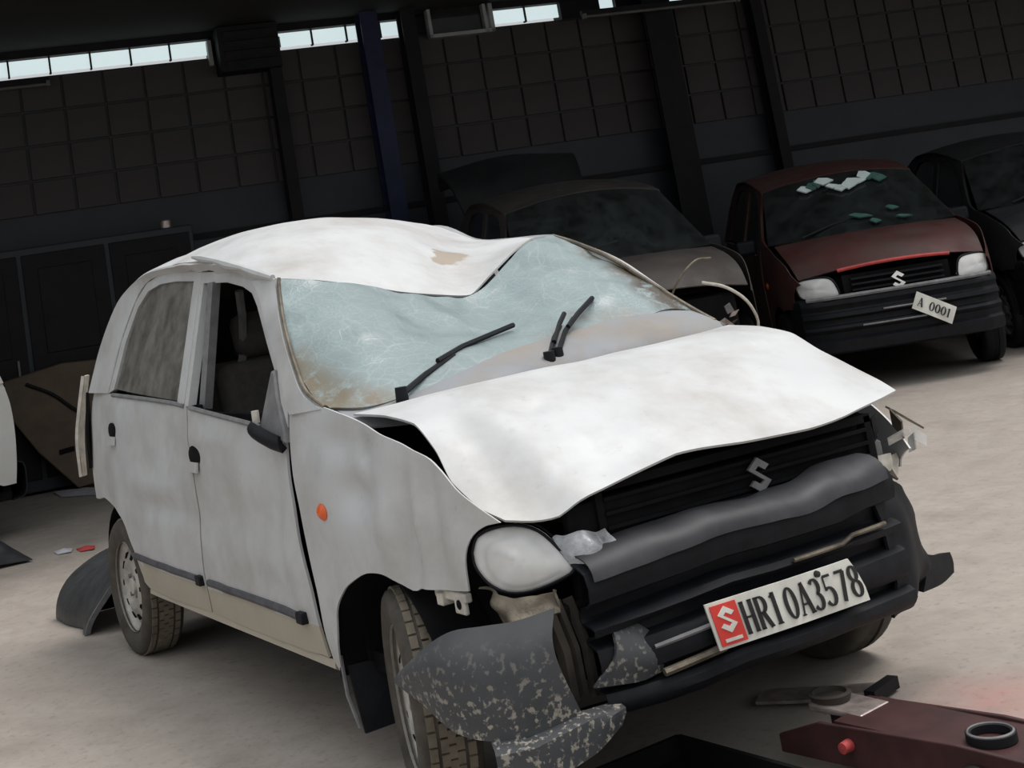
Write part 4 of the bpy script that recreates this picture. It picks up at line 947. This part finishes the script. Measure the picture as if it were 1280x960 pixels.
# ================================================================ LOOSE THINGS
# plastic wheel-arch liner behind the rear wheel
lin_ = empty('wheel_arch_liner', (-3.26, -.74, 0), 0, None, label='black plastic wheel arch liner standing on the ground behind the rear wheel', category='car part')
def liner_pt(x, a, r=0):
    return (x + .06 * math.sin(a), -.02 + (.36 + r) * (1 - math.cos(a)) - r, max(.004, (.275 + r) * math.sin(a)))
AR = [rad(v) for v in (0, 12, 26, 42, 60, 80, 100, 118)]
sheet('liner_shell', gridpts([[liner_pt(x, a) for a in AR] for x in (-.20, -.05, .12, .33)], 24, 12), 'sheet_black', lin_, .006, lambda p: Vector((p[0] + .02 * vnoise(p, 7), p[1] + .016 * vnoise(p, 6), max(.004, p[2]))))
sheet('liner_flange', gridpts([[liner_pt(.335, a, o_) for a in AR] for o_ in (.004, -.02)], 24, 4), 'grey_trim', lin_, .006, lambda p: Vector((p[0] + .02 * vnoise(p, 7), p[1] + .016 * vnoise(p, 6), max(.004, p[2]))))
mesh('liner_dark_sheet', *poly_geo([(-.12, -.005, .003)] + [tuple(Vector(liner_pt(-.12, a, -.006))) for a in AR[1:]] + [(-.12, .50, .003)], (.004, 0, 0)), 'dark', lin_, False)  # dark sheet added to make the liner's opening look black
# red trolley jack under the front bumper
jd = math.atan2(.138 - .04, 1.138 - .579)
tr = empty('shade_tray', (.75, -.385, 0), rad(4), None, label='added black tray standing in for the shade under the torn bumper', category='tray')  # made-up black tray, put in to darken the floor where shade lies
mesh('shade_tray_floor', *box_geo((0, 0, .006), (.84, .56, .012)), 'dark', tr, False)
for c_, d_ in (((.42, 0, .03), (.014, .56, .06)), ((-.42, 0, .03), (.014, .56, .06)), ((0, .28, .03), (.84, .014, .06)), ((0, -.28, .03), (.84, .014, .06))): mesh('shade_tray_rim', *box_geo(c_, d_), 'dark', tr, False)
jk = empty('trolley_jack', (.76, .10, 0), jd, None, label='red trolley jack with a small steel wheel below the front bumper', category='jack')
for yy, nm in ((.10, 'side_plate'), (-.09, 'side_plate')):
    mesh(nm, *poly_geo([(-.22, yy, .04), (-.22, yy, .08), (-.10, yy, .122), (.25, yy, .125), (.62, yy, .10), (.64, yy, .035), (.30, yy, .028)], (0, .012, 0)), 'jack_red', jk, False, 0, 30, .003)
mesh('deck', *box_geo((.25, .01, .112), (.62, .18, .01), Matrix.Rotation(rad(2.0), 3, 'Y')), 'jack_red', jk, False)
mesh('lift_arm', *poly_geo([(-.17, -.03, .118), (-.02, -.03, .118), (-.02, -.03, .128), (-.17, -.03, .138)], (0, .11, 0)), 'jack_steel', jk, False, 0, 30, .006)
mesh('saddle', *lathe_geo([(0, .146), (.045, .146), (.05, .162), (.04, .165), (.036, .155), (0, .155)], 20, 'z', (-.14, .02, -.012)), 'under', jk)
for x, r, yy in ((-.12, .035, .135), (.30, .048, -.115), (.52, .045, .135)):
    for _ in (0,):
        wq = mesh('jack_wheel', *lathe_geo([(0, -.014), (r * .5, -.016), (r, -.012), (r, .012), (r * .5, .016), (0, .014)], 20, 'y', (x, yy, r)), 'steel_black', jk)
        mesh('wheel_ring', *lathe_geo([(r * .70, -.017), (r * .92, -.0165), (r * .92, .0165), (r * .70, .017)], 20, 'y', (x, yy, r)), 'jack_steel', wq)
mesh('deck_ring', *lathe_geo([(.052, .116), (.052, .134), (.046, .137), (.040, .134), (.040, .118)], 26, 'z', (.29, -.012, 0)), 'steel_black', jk)
mesh('ring_highlight', *lathe_geo([(.050, .1345), (.046, .1385), (.043, .1345)], 26, 'z', (.29, -.012, 0)), 'grey_trim', jk)
mesh('pivot_bolt', *lathe_geo([(0, -.118), (.012, -.116), (.014, -.09)], 12, 'y', (-.02, 0, .085)), 'scrap_red', jk)
# worn metal plate lying beside it
sp = empty('scrap_plate', (.30, .38, 0), rad(38), None, label='worn bent metal plate on the ground beside the jack', category='scrap')
sheet('plate_sheet', gridpts([[(-.2, -.05, .012), (-.05, -.055, .016), (.1, -.05, .03)], [(-.2, .0, .014), (-.05, 0, .018), (.1, 0, .03)], [(-.2, .05, .012), (-.05, .05, .016), (.1, .05, .02)]], 14, 8), 'jack_steel', sp, .008)
mesh('plate_rim', *box_geo((.12, 0, .022), (.03, .13, .03), Matrix.Rotation(rad(-20), 3, 'Z')), 'steel_black', sp, False)
# mustard panel leaning in the gloom on the left
cb = empty('steel_cupboard', w0 + Matrix.Rotation(wang, 3, 'Z') @ Vector((-.60, -.26, 0)), wang, None, label='tall dark steel cupboard against the wall at the far left', category='cupboard')
mesh('cupboard_body', *box_geo((0, 0, 1.0), (2.2, .36, 1.96)), 'wall_dark', cb, False, 0, 30, .01)
for k in range(3):
    dd = mesh('cupboard_door', *box_geo((-.72 + .72 * k, -.19, 1.02), (.68, .02, 1.80)), 'steel_black', cb, False, 0, 30, .006)
    mesh('door_panel', *box_geo((-.72 + .72 * k, -.204, 1.45), (.44, .012, .70)), 'steel_black', dd, False, 0, 30, .006)
    mesh('door_handle', *tube_geo([(-.46 + .72 * k, -.225, .95), (-.46 + .72 * k, -.225, 1.08)], .01, 8), 'grey_trim', dd)
tn = empty('glint_tin', w0 + Matrix.Rotation(wang, 3, 'Z') @ Vector((.30, -.30, 1.985)), 0, None, label='small shiny tin added for a glint on top of the dark cupboard', category='tin')  # made-up tin, added only to give a glint
mesh('can_body', *lathe_geo([(0, 0), (.05, 0), (.05, .06), (.046, .064), (0, .06)], 18, 'z'), 'jack_steel', tn)
mesh('can_lid', *lathe_geo([(0, .072), (.047, .072), (.049, .064)], 18, 'z'), 'frame_grey', tn)
mp_ = empty('car_door_panel', w0 + Matrix.Rotation(wang, 3, 'Z') @ Vector((-.78, -.72, 0)), wang, None, label='dull mustard door panel leaning at the wall on the far left', category='panel')
lean = Matrix.Rotation(rad(-9), 3, 'X')
O = [(-.42, 0, .95), (.05, 0, 1.02), (.36, 0, 1.0), (.40, 0, .55), (.28, 0, .04), (.05, 0, .02), (-.22, 0, .35), (-.38, 0, .62)]
mesh('panel_skin', *poly_geo([lean @ Vector(p) for p in O], (0, .03, 0)), 'mustard', mp_, False, 0, 30, .01)
mesh('handle_slot', *poly_geo([lean @ Vector(p) + Vector((0, -.006, 0)) for p in ((-.06, 0, .30), (.06, 0, .31), (.06, 0, .35), (-.06, 0, .34))], (0, .006, 0)), 'dark', mp_, False)
tube('hose', [lean @ Vector(p) + Vector((0, -.015, 0)) for p in ((-.25, 0, .90), (-.05, 0, .78), (.12, 0, .62), (.30, 0, .52))], .014, 'steel_black', mp_, 8, 16)
def flat_scrap(name, loc, pts, mat, label, cat, h=.004):
    o = empty(name, loc, 0, None, label=label, category=cat)
    n = len(pts); c = Vector((sum(p[0] for p in pts) / n, sum(p[1] for p in pts) / n, h * 4))
    vs = [Vector((a, b, .003 + .01 * hash3(a, b, 1))) for a, b in pts] + [c]
    mesh('sheet', vs, [(i, (i + 1) % n, n) for i in range(n)], mat, o, False, .003)
flat_scrap('paper_scrap', (-8.3, .55, 0), [(-.35, -.12), (.1, -.16), (.45, .05), (.3, .16), (-.2, .1)], 'paper', 'pale paper scrap on the dark floor near the wall', 'paper')
flat_scrap('red_wrapper', (-5.30, -.16, 0), [(-.09, -.04), (.05, -.05), (.10, .02), (.0, .05)], 'scrap_red', 'small red wrapper on the floor behind the silver wreck', 'litter', .006)
flat_scrap('white_wrapper', (-5.40, -.27, 0), [(-.09, -.04), (.05, -.05), (.10, .02), (.0, .05)], 'paper', 'small pale wrapper beside the red one on the floor', 'litter', .006)
# crumpled black plastic sheet at the left edge
cs = empty('plastic_sheet', (-5.30, -.62, 0), 0, None, label='crumpled black plastic sheet on the floor at the left edge', category='plastic sheet')
g = [[(-.5 + .5 * i / 4 * 2 * .5, -.7 + .85 * j / 4, .0) for i in range(5)] for j in range(5)]
sheet('sheet_folds', gridpts(g, 20, 20), 'sheet_black', cs, .006, lambda p: Vector((p[0] + .03 * vnoise(p, 6), p[1], .012 + .26 * max(0, 1 - ((p[0] + .25) / .3) ** 2) * max(0, 1 - ((p[1] + .3) / .46) ** 2) * (.7 + .5 * vnoise(p, 5)))))
